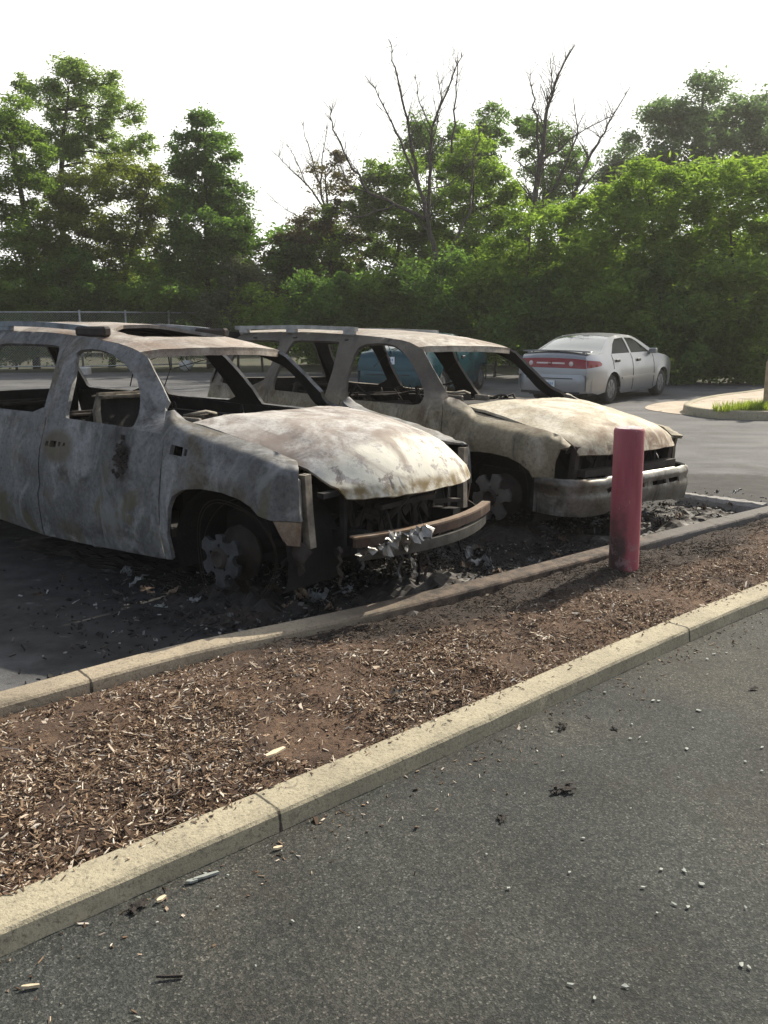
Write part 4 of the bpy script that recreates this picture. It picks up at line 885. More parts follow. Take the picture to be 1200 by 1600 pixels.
# ------------------------------------------------------------------ far side of the lot: island, wheel stop, fence, post
isl=[(5.62,16.9),(5.45,16.4),(5.47,15.9),(5.66,15.5),(6.05,15.25),(6.6,15.15),(9,15.1),(14,15.2),(22,15.6),(22,24),(12,23.6),(9.5,21.6),(8.1,19.9),(7.0,18.9),(6.2,17.9)]
isl=chaikin(isl,2)
def ringkerb(name, loop, w, zt, mat):
    n=len(loop); vs=[]
    cx=np.mean([p[0] for p in loop]);
    inn=offset(loop+[loop[0],loop[1]],w)
    def off(d):
        o=[]
        for i in range(n):
            a=np.array(loop[i-1]);b=np.array(loop[(i+1)%n]);t=(b-a)/np.linalg.norm(b-a); o.append((loop[i][0]-t[1]*d,loop[i][1]+t[0]*d))
        return o
    rows=[(off(0),-.02),(off(.015),zt-.02),(off(.03),zt),(off(w),zt),(off(w),zt-.05)]
    for k in range(5):
        for i in range(n): vs.append((*rows[k][0][i],rows[k][1]))
    mb=MB(); mb.add(vs,[(k*n+i,k*n+(i+1)%n,(k+1)*n+(i+1)%n,(k+1)*n+i) for k in range(4) for i in range(n)],0,True)
    tag(mb.build(name,mat),kind='structure'); return off(w-.02)
inner=ringkerb('island_kerb',isl,.16,.15,KERB)
sheet('pavement',inner,.135,PAVE)
apron=chaikin([(4.95,17.2),(5.1,16.6),(5.4,16.0),(6.2,15.7),(6.4,17.2),(7.0,18.6),(6.2,19.0),(5.4,18.2)],2)
sheet('gutter_apron',apron,.008,PAVE)
gp=[]
for _ in range(26000):
    x=random.uniform(5.7,12); y=random.uniform(15.35,16.9)
    if (x-5.9)*.55+.25>(y-15.3)+random.gauss(0,.15) and y<16.3+.3*random.random(): gp.append((x,y,.13))
gp=np.array(gp); n=len(gp); h=RNG.uniform(.06,.2,n); az=RNG.uniform(0,6.3,n); tip=gp+np.c_[RNG.normal(0,.03,(n,2)),h]; sd2=np.c_[np.cos(az),np.sin(az),np.zeros(n)]*.012
nm=nmesh('grass',np.stack([gp-sd2,gp+sd2,tip],1).reshape(-1,3),np.arange(3*n).reshape(-1,3),GRASSM); tag(nm,'patch of bright green grass on the concrete island','grass',None,'stuff')
p0,p1=onz(1068,770,.1),onz(1192,787,.1); mb=MB(); dd=(p1-p0); dd.z=0; aa=dd.angle_signed if False else math.atan2(dd.y,dd.x)
vs=[];K=24
for i in range(K+1):
    for (oy,zz) in((-.09,-.01),(-.075,.07),(-.045,.10),(.045,.10),(.075,.07),(.09,-.01)):
        e=.012*noise.noise(Vector((i*.7,oy*30,zz*20))); vs.append(((i/K-.5)*dd.length*1.05,oy+e,zz+e))
mb.add(vs,[(i*6+k,(i+1)*6+k,(i+1)*6+k+1,i*6+k+1) for i in range(K) for k in range(5)]+[tuple(range(6)),tuple(K*6+k for k in range(6))[::-1]],0,False)
o=mb.build('wheel_stop',concrete('ashy_concrete',(.27,.26,.25),(.06,.055,.05))); o.location=((p0.x+p1.x)/2,(p0.y+p1.y)/2,0); o.rotation_euler=(0,0,aa); tag(o,'concrete wheel stop coated in grey ash right of the cream SUV','wheel stop')
q=onz(1198,638,.14); mb=MB(); mb.box((0,0,.40),(.16,.16,.86),None,0,.02); mb.box((0,0,.84),(.13,.13,.03),None,0,.012); o=mb.build('wooden_post',simple('weathered_wood',(.34,.26,.17),.85,0,.3,9,.4)); o.location=(q.x+.03,q.y,.135); o.rotation_euler=(0,0,.4); tag(o,'short weathered wooden post on the grass of the island','post')
mb=MB(); vs=[]; N_=14
for i in range(N_+1):
    for j in range(N_*2):
        a=math.pi*i/N_; b=math.pi*j/N_; d=Vector((math.sin(a)*math.cos(b),math.sin(a)*math.sin(b),math.cos(a))); r=1+.35*noise.noise(d*1.9)+.12*noise.noise(d*5)
        vs.append((d.x*.24*r,d.y*.2*r,.16+d.z*.17*r))
mb.add(vs,[(i*2*N_+j,(i+1)*2*N_+j,(i+1)*2*N_+(j+1)%(2*N_),i*2*N_+(j+1)%(2*N_)) for i in range(N_) for j in range(2*N_)],0,True)
o=mb.build('pale_bundle',simple('pale_bundle_cloth',(.5,.5,.48),.8,0,.2,10,.2)); q=onz(292,578,0.); o.location=(q.x,q.y,0); tag(o,'pale lumpy bundle lying on the lot, seen through the windscreen opening of the near SUV','bundle')
def fence():
    f0=[(-16,30.0),(-10.05,30.3),(-7.7,31.6),(-5.6,33.4)]; root=empty('chain_link_fence',(*f0[0],0))
    org=Vector((*f0[0],0)); Ht=1.93
    def pp(s):
        d=np.r_[0,np.cumsum([math.dist(a,b) for a,b in zip(f0,f0[1:])])]; a=np.array(f0); return Vector((np.interp(s,d,a[:,0])-org.x,np.interp(s,d,a[:,1])-org.y,0)),d[-1]
    L=pp(0)[1]; stops=[0,2.95,5.95,7.45,8.95,L]
    for s in stops:
        b=pp(s)[0]; mb=MB(); mb.tube([b+Vector((0,0,-.05)),b+Vector((0,0,Ht+.04))],.035,8); mb.lathe([(.04,Ht+.04),(.03,Ht+.07),(0,Ht+.08)],b,'z',8); mb.build('post',GALV,root)
    for z in (Ht,.16): mb=MB(); mb.tube([pp(s)[0]+Vector((0,0,z)) for s in np.linspace(0,L,24)],.025,6); mb.build('rail',GALV,root)
    mb=MB(); H0=Ht-.16; stp=.085
    for k in np.arange(-H0,L,stp):
        for sgn in(1,-1):
            s0,s1=k,k+H0; a,b=max(0,s0),min(L,s1)
            if b-a<.05: continue
            z=lambda s:.16+((s-k) if sgn>0 else H0-(s-k)); mb.tube([pp(a)[0]+Vector((0,0,z(a))),pp(b)[0]+Vector((0,0,z(b)))],.004,3,False)
    mb.build('wire_mesh',GALV,root)
    tag(root,'grey chain link fence along the back of the lot at the left','fence')
fence()
o=MB().box((0,0,.08),(.62,.4,.3),None,0,.04).build('concrete_block',concrete('block_concrete',(.5,.48,.45),(.3,.28,.25))); q=onz(130,584,0); o.location=(q.x,q.y-.3,0); tag(o,'pale concrete block at the foot of a fence post','block')
# ------------------------------------------------------------------ parked sedans
PAINT=simple('silver_paint',(.28,.29,.31),.28,.65,.04,3); TEAL=simple('teal_paint',(.008,.05,.068),.25,.3,.08,3)
GLASSD=simple('tinted_glass',(.010,.012,.013),.12,0,.1,3); TYRE=simple('tyre_rubber',(.02,.02,.021),.85,0,.2,20); HUBC=simple('wheel_cover',(.16,.165,.17),.45,.5,.2,10)
RED=simple('red_lens',(.23,.007,.012),.2,0,.12,12); CLEAR=simple('clear_lens',(.6,.52,.50),.25,0,.1,12); BLACKP=simple('black_plastic',(.018,.018,.018),.6); PLATE=simple('plate_white',(.70,.73,.74),.5,0,.05,12); PLBLUE=simple('plate_blue',(.10,.25,.45),.5)
def sedan(name, loc, yaw, paint, band):
    # x forward from the rear axle
    root=empty(name,(loc[0],loc[1],0),math.pi/2-yaw)
    VT=([.15,.22,.35,.55,.72,.88,.95,1.05,1.2,1.3,1.36],[.80,.845,.868,.875,.868,.835,.80,.75,.665,.60,.55])
    def V(u,z):
        v=float(np.interp(z,*VT))
        if u<-.3: v-=.13*((-.3-u)/.7)**2.2
        if u>2.7: v-=.20*((u-2.7)/.9)**2.2
        for wu in(0,2.64): v+=.012*math.exp(-((math.hypot(u-wu,z-.30)-.36)/.05)**2)
        v+=.008*math.exp(-((z-.56)/.012)**2)*(1 if -.3<u<3 else 0)
        return v
    top=[(-.99,.60),(-.985,.72),(-.95,.93),(-.90,.985),(-.75,1.0),(-.40,1.005),(-.25,1.05),(0,1.17),(.35,1.315),(.62,1.355),(1.0,1.37),(1.35,1.355),(1.55,1.315),(1.9,1.17),(2.25,1.01),(2.45,.96),(2.9,.90),(3.3,.80),(3.5,.68),(3.56,.5)]
    top=[top[0]]+chaikin(top,1,False)[1:-1]+[top[-1]]
    arch=lambda c:[(c+.36*math.cos(a),.29+.36*math.sin(a)) for a in np.linspace(math.pi*1.03,-math.pi*.03,16)]
    side=[(-.98,.30),(-.60,.22)]+[p for p in arch(0)]+[(.5,.19),(2.1,.19)]+arch(2.64)+[(3.3,.20),(3.52,.28)]+top[::-1]
    wins=[chaikin([(.05,1.0),(.30,1.19),(.52,1.29),(.95,1.31),(.95,1.0)],0),chaikin([(1.03,1.0),(1.03,1.31),(1.35,1.30),(1.52,1.25),(1.98,1.01),(1.98,1.0)],0)]
    for sg in(1,-1):
        m=lambda u,z:(u,-sg*V(u,z),z)
        mb=MB(); panel(mb,side,wins,m,.07,.02,sg<0); mb.build('body_side',[paint,BLACKP],root)
        for wn in wins:
            mb=MB(); panel(mb,wn,[],lambda u,z:(u,-sg*(V(u,z)-.012),z),.1,0,sg<0); mb.build('side_window',GLASSD,root)
        for (u,z) in((.22,.86),(1.28,.85)):
            mb=MB(); mb.box((u,-sg*(V(u,z)+.014),z),(.19,.03,.055),None,0,.012); mb.build('door_handle',BLACKP,root)
        for u in(.98,2.12,.02):
            mb=MB(); zz=np.linspace(.24 if u>.5 else .70,.985,10); mb.bar([(u,-sg*(V(u,z)+.0015),z) for z in zz],.009,.006,(1,0,0)); mb.build('door_seam',BLACKP,root)
        mb=MB(); mb.box((2.02,-sg*(V(2.0,1.02)+.10),1.02),(.10,.17,.11),None,0,.035); mb.box((2.04,-sg*(V(2.0,1.0)+.01),.985),(.08,.08,.04)); mb.build('door_mirror',paint,root)
        mb=MB(); mb.bar([(u,-sg*(V(u,.50)+.006),.50+.01*math.sin(u)) for u in np.linspace(.42,2.22,16)],.014,.045); mb.build('side_moulding',paint,root)
        for wu in(0,2.64):
            w_=empty('wheel',(wu,-sg*.74,.30)); w_.parent=root
            mb=MB(); mb.lathe([(.19,-.095),(.27,-.10),(.295,-.06),(.30,0),(.295,.06),(.27,.10),(.19,.095)],(0,0,0),'y',32); mb.build('tyre',TYRE,w_)
            mb=MB(); yy=-sg*.085
            mb.lathe([(.195,yy),(.185,yy*1.04),(.05,yy*1.12),(0,yy*1.14)],(0,0,0),'y',28)
            for k in range(7):
                a=2*math.pi*k/7; mb.bar([(.05*math.cos(a),yy*1.15,.05*math.sin(a)),(.175*math.cos(a),yy*1.1,.175*math.sin(a))],.035,.012,(0,1,0))
            mb.build('wheel_cover',HUBC,w_)
            mb=MB(); vs=[]
            for i in range(15):
                a=math.pi*(-.05+1.1*i/14)
                for y_ in(.80,.45): vs.append((wu+.37*math.cos(a),-sg*y_,.29+.37*math.sin(a)))
            mb.add(vs,[(2*i,2*i+1,2*i+3,2*i+2) for i in range(14)],0,True); mb.add([vs[2*i+1] for i in range(15)],[tuple(range(15))],0,False); mb.build('wheel_housing',BLACKP,root)
    tp=np.array(top); d=np.r_[0,np.cumsum(np.linalg.norm(np.diff(tp,axis=0),axis=1))]
    def P(s,t,lift=0.):
        u=float(np.interp(s,d,tp[:,0]));z=float(np.interp(s,d,tp[:,1])); e=.01
        du=np.interp(s+e,d,tp[:,0])-np.interp(s-e,d,tp[:,0]);dz=np.interp(s+e,d,tp[:,1])-np.interp(s-e,d,tp[:,1]); L=math.hypot(du,dz)
        cr=float(np.interp(u,[-1,-.9,-.5,0,.6,1.3,2.2,2.6,3.3,3.56],[.10,.08,.03,.045,.035,.035,.07,.04,.05,.10]))*(1-abs(t)**2.2)+lift
        return (u-dz/L*cr,t*V(u,z),z+du/L*cr)
    def s_at(u,lo=True):
        k=int(np.argmax(tp[:,0]>=u)); return float(np.interp(u,tp[k-1:k+1,0],d[k-1:k+1]))
    sa,sb,sc2,sd3=s_at(-.30),s_at(.42),s_at(1.50),s_at(2.22)
    def strip(name, s0, s1, mat, lift=0., tm=1., th=.0, top_in=None):
        mb=MB(); panel(mb,[(s0,-tm),(s1,-(top_in or tm)),(s1,(top_in or tm)),(s0,tm)],[],lambda s,t:P(s,t,lift),.08,th); return mb.build(name,mat,root)
    strip('trunk_lid',0,sa,paint); strip('roof',sb,sc2,paint); strip('bonnet',sd3,d[-1],paint)
    for nm,a,b in(('rear_window',sa,sb),('windscreen',sc2,sd3)):
        strip(nm,a,b,GLASSD if nm!='rear_window' else RGLASS,-.004,.93)
        for s in(1,-1): mb=MB(); panel(mb,[(a,.92*s),(b,.92*s),(b,s),(a,s)] if s>0 else [(a,-1),(b,-1),(b,-.92),(a,-.92)],[],lambda q,t:P(q,t),.08,0); mb.build('window_pillar',paint,root)
    # rear bumper and its wrap
    def fasc(u0,a,z,out=0.):
        half=V(-.88,.5); t=a
        return (u0-out-.13*(1-abs(t)**2.4)+.17*max(0,abs(t)-.8)/.2*abs(t),-t*(half+out*.6),z)
    mb=MB(); panel(mb,[(-1,.26),(1,.26),(1,.62),(-1,.62)],[],lambda t,z:fasc(-.975,t,z,.035*math.sin(math.pi*(z-.2)/.45)**.5 if .2<z<.65 else 0),.08,.02); mb.build('rear_bumper',[paint,BLACKP],root)
    mb=MB(); mb.bar([fasc(-.975,t,.545,.045) for t in np.linspace(-.62,.62,20)],.02,.016); mb.bar([fasc(-.975,t,.26,.02) for t in np.linspace(-.8,.8,20)],.03,.05); mb.build('bumper_groove',BLACKP,root)
    def lens(nm,t0,t1,z0,z1,mat,lift):
        mb=MB(); zs=lambda z:float(np.interp(z,tp[:8,1],d[:8]))
        panel(mb,[(zs(z0),t0),(zs(z1),t0),(zs(z1),t1),(zs(z0),t1)],[],lambda s,t:P(s,t,lift),.05,.01); return mb.build(nm,[mat,mat],root)
    if band:
        lens('tail_light_band',-.995,.995,.735,.905,RED,.012)
        for sg in(1,-1):
            mb=MB(); panel(mb,[(-.97,.745),(-.55,.78),(-.50,.82),(-.58,.87),(-.95,.90)],[],lambda u,z:(u,-sg*(V(u,z)+.006),z),.06,.005,sg<0); mb.build('tail_light_corner',[RED,RED],root)
        lens('light_bar',-.42,.42,.805,.835,CLEAR,.018)
        for t in(-.60,.60):
            c=Vector(P(float(np.interp(.815,tp[:8,1],d[:8])),t,.016)); mb=MB(); mb.lathe([(.048,.0),(.04,-.012),(0,-.016)],c,'x',16); mb.build('reverse_light',CLEAR,root)
        c=Vector(P(float(np.interp(.82,tp[:8,1],d[:8])),0,.024)); mb=MB(); mb.lathe([(.042,.0),(.036,-.008),(0,-.008)],c,'x',16,0); mb.box(c+Vector((-.012,0,0)),(.008,.05,.014),None,1); mb.build('emblem',[RED,CLEAR],root)
        mb=MB(); mb.bar([(-.86+.10*abs(t)**2.5,-t*.72,1.075-.02*abs(t)**3) for t in np.linspace(-1,1,17)],.17,.026); 
        for t in(-.6,.6): mb.box((-.80,t,1.04),(.10,.06,.06))
        mb.box((-.945,0,1.062),(.01,.26,.014),None,1)
        mb.build('spoiler',[paint,BLACKP],root)
        pz=.43; c=Vector(fasc(-.975,0.0,pz,.045))
    else:
        c=Vector(P(float(np.interp(.82,tp[:8,1],d[:8])),0,.016))
    pl=MB(); pl.box(c+Vector((-.006,0,0)),(.012,.305,.152),None,0,.004); po=pl.build('number_plate',PLATE,root)
    mb=MB(); 
    for k in range(6): mb.box(c+Vector((-.0135,.105-k*.042,.012)),(.002,.024,.05),None,0)
    mb.box(c+Vector((-.0135,-.03,-.05)),(.002,.16,.018),None,0); mb.build('plate_marks',PLBLUE,po)
    mb=MB(); mb.box((1.2,0,.45),(2.6,1.4,.3)); mb.box((1.0,0,.22),(3.4,1.3,.08)); 
    for y in(-.35,.35): mb.box((1.0,y,.85),(.14,.45,.6),None,0,.05); mb.box((1.02,y,1.2),(.09,.22,.16),None,0,.04)
    mb.box((-.05,0,.82),(.2,1.2,.35),None,0,.05)
    mb.build('interior',BLACKP,root)
    return root
GLASSD.node_tree.nodes['Principled BSDF'].inputs['Specular IOR Level'].default_value=.03
RGLASS=simple('rear_glass',(.10,.12,.13),.05,0,.1,3); RGLASS.node_tree.nodes['Principled BSDF'].inputs['Coat Weight'].default_value=1.0
SY=R(38)
s1=sedan('silver_sedan',(3.95,18.8),SY,PAINT,True)
tag(s1,'silver sedan with a red full width tail light band parked by the bushes','car')
s2=sedan('teal_sedan',(.52,20.0),R(24),TEAL,False)
tag(s2,'teal sedan seen through the windows of the cream burnt SUV','car')
# ------------------------------------------------------------------ trees and shrubs
def foliage(name, blobs, mat, leaf, dens, parent, clump=.45, droop=.0, aspect=.42):
    Cs=[];Ls=[]
    for c,rx,ry,rz in blobs:
        ncl=max(6,int(5.2*(rx*ry*rz)**(2/3)/(clump*clump)*dens))
        d=RNG.normal(0,1,(ncl,3)); d/=np.linalg.norm(d,axis=1,keepdims=True); r=RNG.uniform(.2,1.0,ncl)**.45
        cc=np.array(c)+d*r[:,None]*np.array([rx,ry,rz])
        for q in cc:
            lf=leaf*.82; k=int(RNG.uniform(.6,1.6)*clump*clump*14/(lf*lf)); cs=clump*RNG.uniform(.5,1.25)
            p=RNG.normal(0,1,(k,3)); p/=np.maximum(np.linalg.norm(p,axis=1,keepdims=True),1e-6); p*=(RNG.uniform(0,1,k)**.5*np.where(RNG.uniform(0,1,k)<.12,1.7,1.0))[:,None]
            p*=np.array([cs,cs,cs*.62]); p[:,2]-=droop*(p[:,0]**2+p[:,1]**2)/cs
            Cs.append(q+p); Ls.append(lf*RNG.uniform(.6,1.35,k))
    C=np.concatenate(Cs); L=np.concatenate(Ls); n=len(C)
    C=C[C[:,2]>.02] if True else C; L=L[:len(C)]; n=len(C)
    a=RNG.normal(0,1,(n,3)); a[:,2]=a[:,2]*.5-.25; a/=np.linalg.norm(a,axis=1,keepdims=True)
    nn=RNG.normal(0,1,(n,3)); nn[:,2]+=.9; b=np.cross(nn,a); b/=np.maximum(np.linalg.norm(b,axis=1,keepdims=True),1e-6)
    cr=np.cross(a,b)*(L*.10)[:,None]
    V=np.stack([C-a*(L*.5)[:,None],C+b*(L*aspect*.5)[:,None]+cr,C+a*(L*.5)[:,None],C-b*(L*aspect*.5)[:,None]+cr],1).reshape(-1,3)
    org=np.array(parent.location); V=V-org
    return nmesh(name,V,np.arange(4*n).reshape(-1,4),mat,parent)
NLEAF=0
def limb(mb, a, b, r0, r1, wob=.06, n=7, seed=0.):
    a=Vector(a);b=Vector(b); L=(b-a).length; pts=[];rr=[]
    for i in range(n+1):
        t=i/n; k=math.sin(math.pi*t)*wob*L
        pts.append(a.lerp(b,t)+Vector((noise.noise(Vector((t*2.3+seed,seed,1.))),noise.noise(Vector((t*2.3+seed,seed,5.))),.4*noise.noise(Vector((t*2.3,seed,9.)))))*k*2+Vector((0,0,-.03*L*math.sin(math.pi*t))))
        rr.append(r0+(r1-r0)*t)
    mb.tube(pts,rr,6,True); return pts
def tree(name, label, Y, base, blobs, mat, leaf=.17, dens=1., clump=.5, droop=.1, flat=.8, depth=1., trunk=None, tr=.14, cat='tree', group=None, bark=None, limbs=True, aspect=.42):
    """blobs (px, py, radius px) give the crown outline seen in the photo at distance Y; base is the trunk foot in px"""
    b0=at(base,501,Y); root=empty(name,(b0.x,Y,0)); org=Vector(root.location)
    bl=[]
    for k,(px,py,rp) in enumerate(blobs):
        r=rp/FPX*Y*1.02; yo=Y+random.uniform(-.7,.7)*r*depth; c=at(px,py,yo); bl.append(((c.x,c.y,max(c.z,.25)),r,r*random.uniform(.8,1.15)*depth,r*flat))
    crown=foliage('crown',bl,mat,leaf,dens,root,clump,droop,aspect)
    mb=MB(); tops=sorted(bl,key=lambda q:-q[0][2]); tc=Vector(tops[0][0])-org
    if trunk: path=[at(px,py,Y)-org for px,py in trunk]; path[0].z=-.1
    else: path=[Vector((0,0,-.1)),Vector((tc.x*.3,tc.y*.3,tc.z*.4)),tc]
    P=[]
    for i in range(len(path)-1):
        for q in range(5): P.append(path[i].lerp(path[i+1],q/5)+Vector((noise.noise(Vector((i+q*.2,Y,1))),noise.noise(Vector((i+q*.2,Y,4))),0))*.08)
    P.append(path[-1]); mb.tube(P,[tr*(1-.85*i/(len(P)-1)) for i in range(len(P))],8)
    if limbs:
        for (c,rx,ry,rz) in bl:
            c2=Vector(c)-org; near=min(P,key=lambda p:(p-c2).length+(3 if p.z>c2.z-.2*rz else 0)*.5); e=limb(mb,near,c2,tr*.24,tr*.05,.12,6,c2.x)
            for q in range(3):
                t=Vector((random.gauss(0,rx*.45),random.gauss(0,ry*.45),random.gauss(.2*rz,rz*.4))); limb(mb,e[4],c2+t,tr*.12,tr*.03,.1,4,t.x)
    mb.build('trunk' if cat=='tree' else 'stem',bark or BARK,root)
    return tag(root,label,cat,group)
L_AIRY=leafmat('leaves_airy',(.10,.16,.06),(.15,.22,.08),(.2,.28,.11),.68)
G1='trees behind the parking lot'; G2='shrubs along the back of the lot'
tree('locust_tree','tall airy pale green tree with gaps in its crown at the upper left',36,97,[(105,128,34),(70,160,34),(150,165,40),(188,158,24),(110,200,44),(58,215,38),(180,212,36),(205,245,30),(140,250,45),(90,270,40),(212,178,12),(95,110,16),(125,112,14),(40,130,12),(225,225,14),(165,120,14)],L_AIRY,.16,.62,.42,.1,1.0,1.,[(97,480),(96,300),(100,200),(108,130)],.16,group=G1)
tree('broadleaf_tree','dark green tree cut by the left edge of the photo',33,22,[(0,185,42),(25,230,48),(-20,280,60),(35,300,50),(-40,200,60),(10,380,60),(55,270,25),(-50,330,60)],L_MID,.17,.75,.5,.1,.8,1.,[(50,480),(40,340),(20,240),(0,180)],.15,group=G1)
tree('round_tree','yellowish green round tree between the airy tree and the columnar tree',34,170,[(130,305,52),(180,285,48),(232,300,46),(200,350,60),(120,365,60),(250,340,36),(160,400,60),(80,400,55),(265,380,40),(235,275,25),(100,320,40)],L_OLIVE,.17,.85,.5,.12,.75,1.,None,.14,group=G1)
tree('columnar_tree','narrow dark green columnar tree standing alone against the sky',33,325,[(318,200,24),(298,235,30),(335,248,34),(310,290,46),(345,320,42),(290,330,32),(330,370,58),(368,350,25),(340,415,62),(288,410,40),(383,390,22),(285,265,14),(345,215,14),(315,182,10)],L_DARK,.18,1.25,.46,.08,1.0,.9,[(325,480),(322,330),(318,195)],.14,group=G1)
tree('reddish_tree','thin reddish brown tree left of the big dead tree',34,515,[(520,262,28),(500,325,36),(472,360,28),(542,300,32),(522,395,48),(455,385,28),(545,350,40)],L_RED,.15,.6,.42,.05,.9,1.,[(520,480),(515,350),(508,260)],.10,group=G1)
tree('broadleaf_tree','dark green tree with spreading layers behind the big dead tree',33,600,[(600,300,48),(565,330,52),(620,350,55),(560,395,56),(650,390,60),(660,320,45),(590,270,24),(640,270,30)],L_MID,.17,.9,.5,.14,.65,1.,None,.14,group=G1)
tree('bright_tree','sunlit bright green tree between the two dead trees',32,735,[(742,245,40),(722,300,52),(765,325,48),(705,370,58),(770,380,50),(745,410,55),(790,345,26),(705,250,26),(770,275,30),(800,300,14)],L_BRIGHT,.18,.9,.5,.16,.7,1.,None,.13,group=G1)
tree('far_tree','dark green tree top rising behind the bright green tree',42,700,[(665,205,30),(690,230,40),(770,195,28),(760,230,36),(720,260,50),(650,240,30)],L_DARK,.2,.8,.55,.05,.9,1.,None,.14,group=G1)
tree('far_tree','dark tree behind the right hand dead tree',40,850,[(838,190,26),(862,232,38),(885,280,36),(840,290,42),(822,200,16),(880,330,40),(830,240,26),(900,250,18)],L_DARK,.19,.62,.5,.05,.9,1.,[(850,480),(850,300),(845,190)],.14,group=G1)
tree('large_far_tree','big bluish green tree rising above the bushes at the upper right',46,1080,[(1095,165,44),(1045,200,44),(1000,245,46),(958,265,26),(1150,190,44),(1192,200,44),(1080,230,60),(960,285,26),(1140,250,60),(1100,140,22),(1200,180,40),(1040,170,20),(1020,290,50),(1200,270,60),(940,300,18)],L_BLUE,.24,1.0,.7,.05,.9,.8,None,.22,group=G1)
for k,(bs,b0,Y,lab) in enumerate([
  ([(830,350,50),(790,395,48),(862,410,58),(805,440,55),(760,420,34),(850,460,56)],825,27,'bright leafy sumac shrub under the right hand dead tree'),
  ([(930,345,55),(962,308,42),(902,395,62),(960,390,60),(925,440,62),(985,290,24),(880,330,26)],930,26.5,'bright leafy sumac shrub with the pointed top left of the big far tree'),
  ([(1040,300,52),(1010,345,58),(1080,340,58),(1030,400,66),(1075,280,34),(1100,400,60),(1005,262,20)],1045,26,'tallest sunlit sumac shrub below the big far tree'),
  ([(1142,298,64),(1192,280,56),(1162,370,66),(1215,340,60),(1130,262,34),(1170,430,70),(1230,270,50)],1165,25.5,'sunlit sumac shrub at the right edge of the photo')]):
    tree('sumac_shrub',lab,Y,b0,bs,L_BRIGHT,.21,1.15,.5,.28,.6,1.1,None,.08,'shrub','sunlit sumac shrubs at the right',aspect=.3)
for k,(bs,b0,Y,lab) in enumerate([
  ([(840,470,64),(880,510,66),(820,520,60),(860,560,50)],850,25.8,'dark shrub behind the silver sedan roof, left part'),
  ([(940,470,72),(980,530,72),(930,555,60),(1000,585,50)],955,25.2,'dark shrub directly behind the silver sedan'),
  ([(1040,460,76),(1060,530,76),(1080,585,44),(1030,580,46)],1050,24.8,'dark shrub beyond the nose of the silver sedan'),
  ([(1150,470,80),(1130,540,72),(1190,540,70),(1150,590,40),(1200,580,44),(1230,480,70)],1160,24.2,'dark shrub reaching the pavement at the right edge')]):
    tree('dark_shrub',lab,Y,b0,bs,L_DARK if k%2==0 else L_MID,.19,1.0,.5,.22,.75,1.0,None,.06,'shrub','dark shrubs behind the silver sedan')
for k,(bs,b0,Y,mt,lab) in enumerate([
  ([(20,450,60),(-30,470,60),(40,510,50),(-10,540,50)],20,32,L_MID,'dark shrub at the left edge behind the fence'),
  ([(110,440,58),(90,490,55),(140,490,55),(110,530,40)],110,32.5,L_DARK,'dark shrub behind the fence under the airy tree'),
  ([(200,440,56),(180,490,55),(230,480,52),(205,530,40)],205,33,L_MID,'dark shrub behind the fence under the yellowish round tree'),
  ([(285,455,52),(265,500,48),(320,480,50),(300,530,40)],290,33.5,L_DARK,'dark shrub at the foot of the columnar tree'),
  ([(375,415,26),(395,440,34),(360,450,30),(345,480,36),(380,500,36)],370,32,L_GREY,'pale green shrub right of the columnar tree'),
  ([(405,470,30),(430,490,28),(385,490,26),(420,520,36)],408,31,L_BRIGHT,'small yellow green shrub low in the gap between the trees'),
  ([(435,415,26),(455,440,34),(425,450,30),(465,470,40)],440,33.5,L_RED,'brownish twiggy shrub in the gap between the trees'),
  ([(490,455,44),(530,470,46),(480,500,40),(520,520,40)],505,28.6,L_DARK,'dark green shrub below the reddish tree'),
  ([(590,455,52),(620,480,50),(570,500,46),(610,520,40)],595,28.4,L_MID,'mid green shrub below the layered dark tree'),
  ([(690,445,56),(660,475,52),(720,480,54),(690,520,44)],690,27.8,L_DARK,'dark feathery shrub below the big dead tree'),
  ([(770,450,50),(760,490,54),(800,480,46),(770,530,44)],775,27.2,L_MID,'mid green feathery shrub right of the big dead tree')]):
    tree('lot_shrub',lab,Y,b0,bs,mt,.17,.95,.48,.2,.75,1.0,None,.05,'shrub',G2)
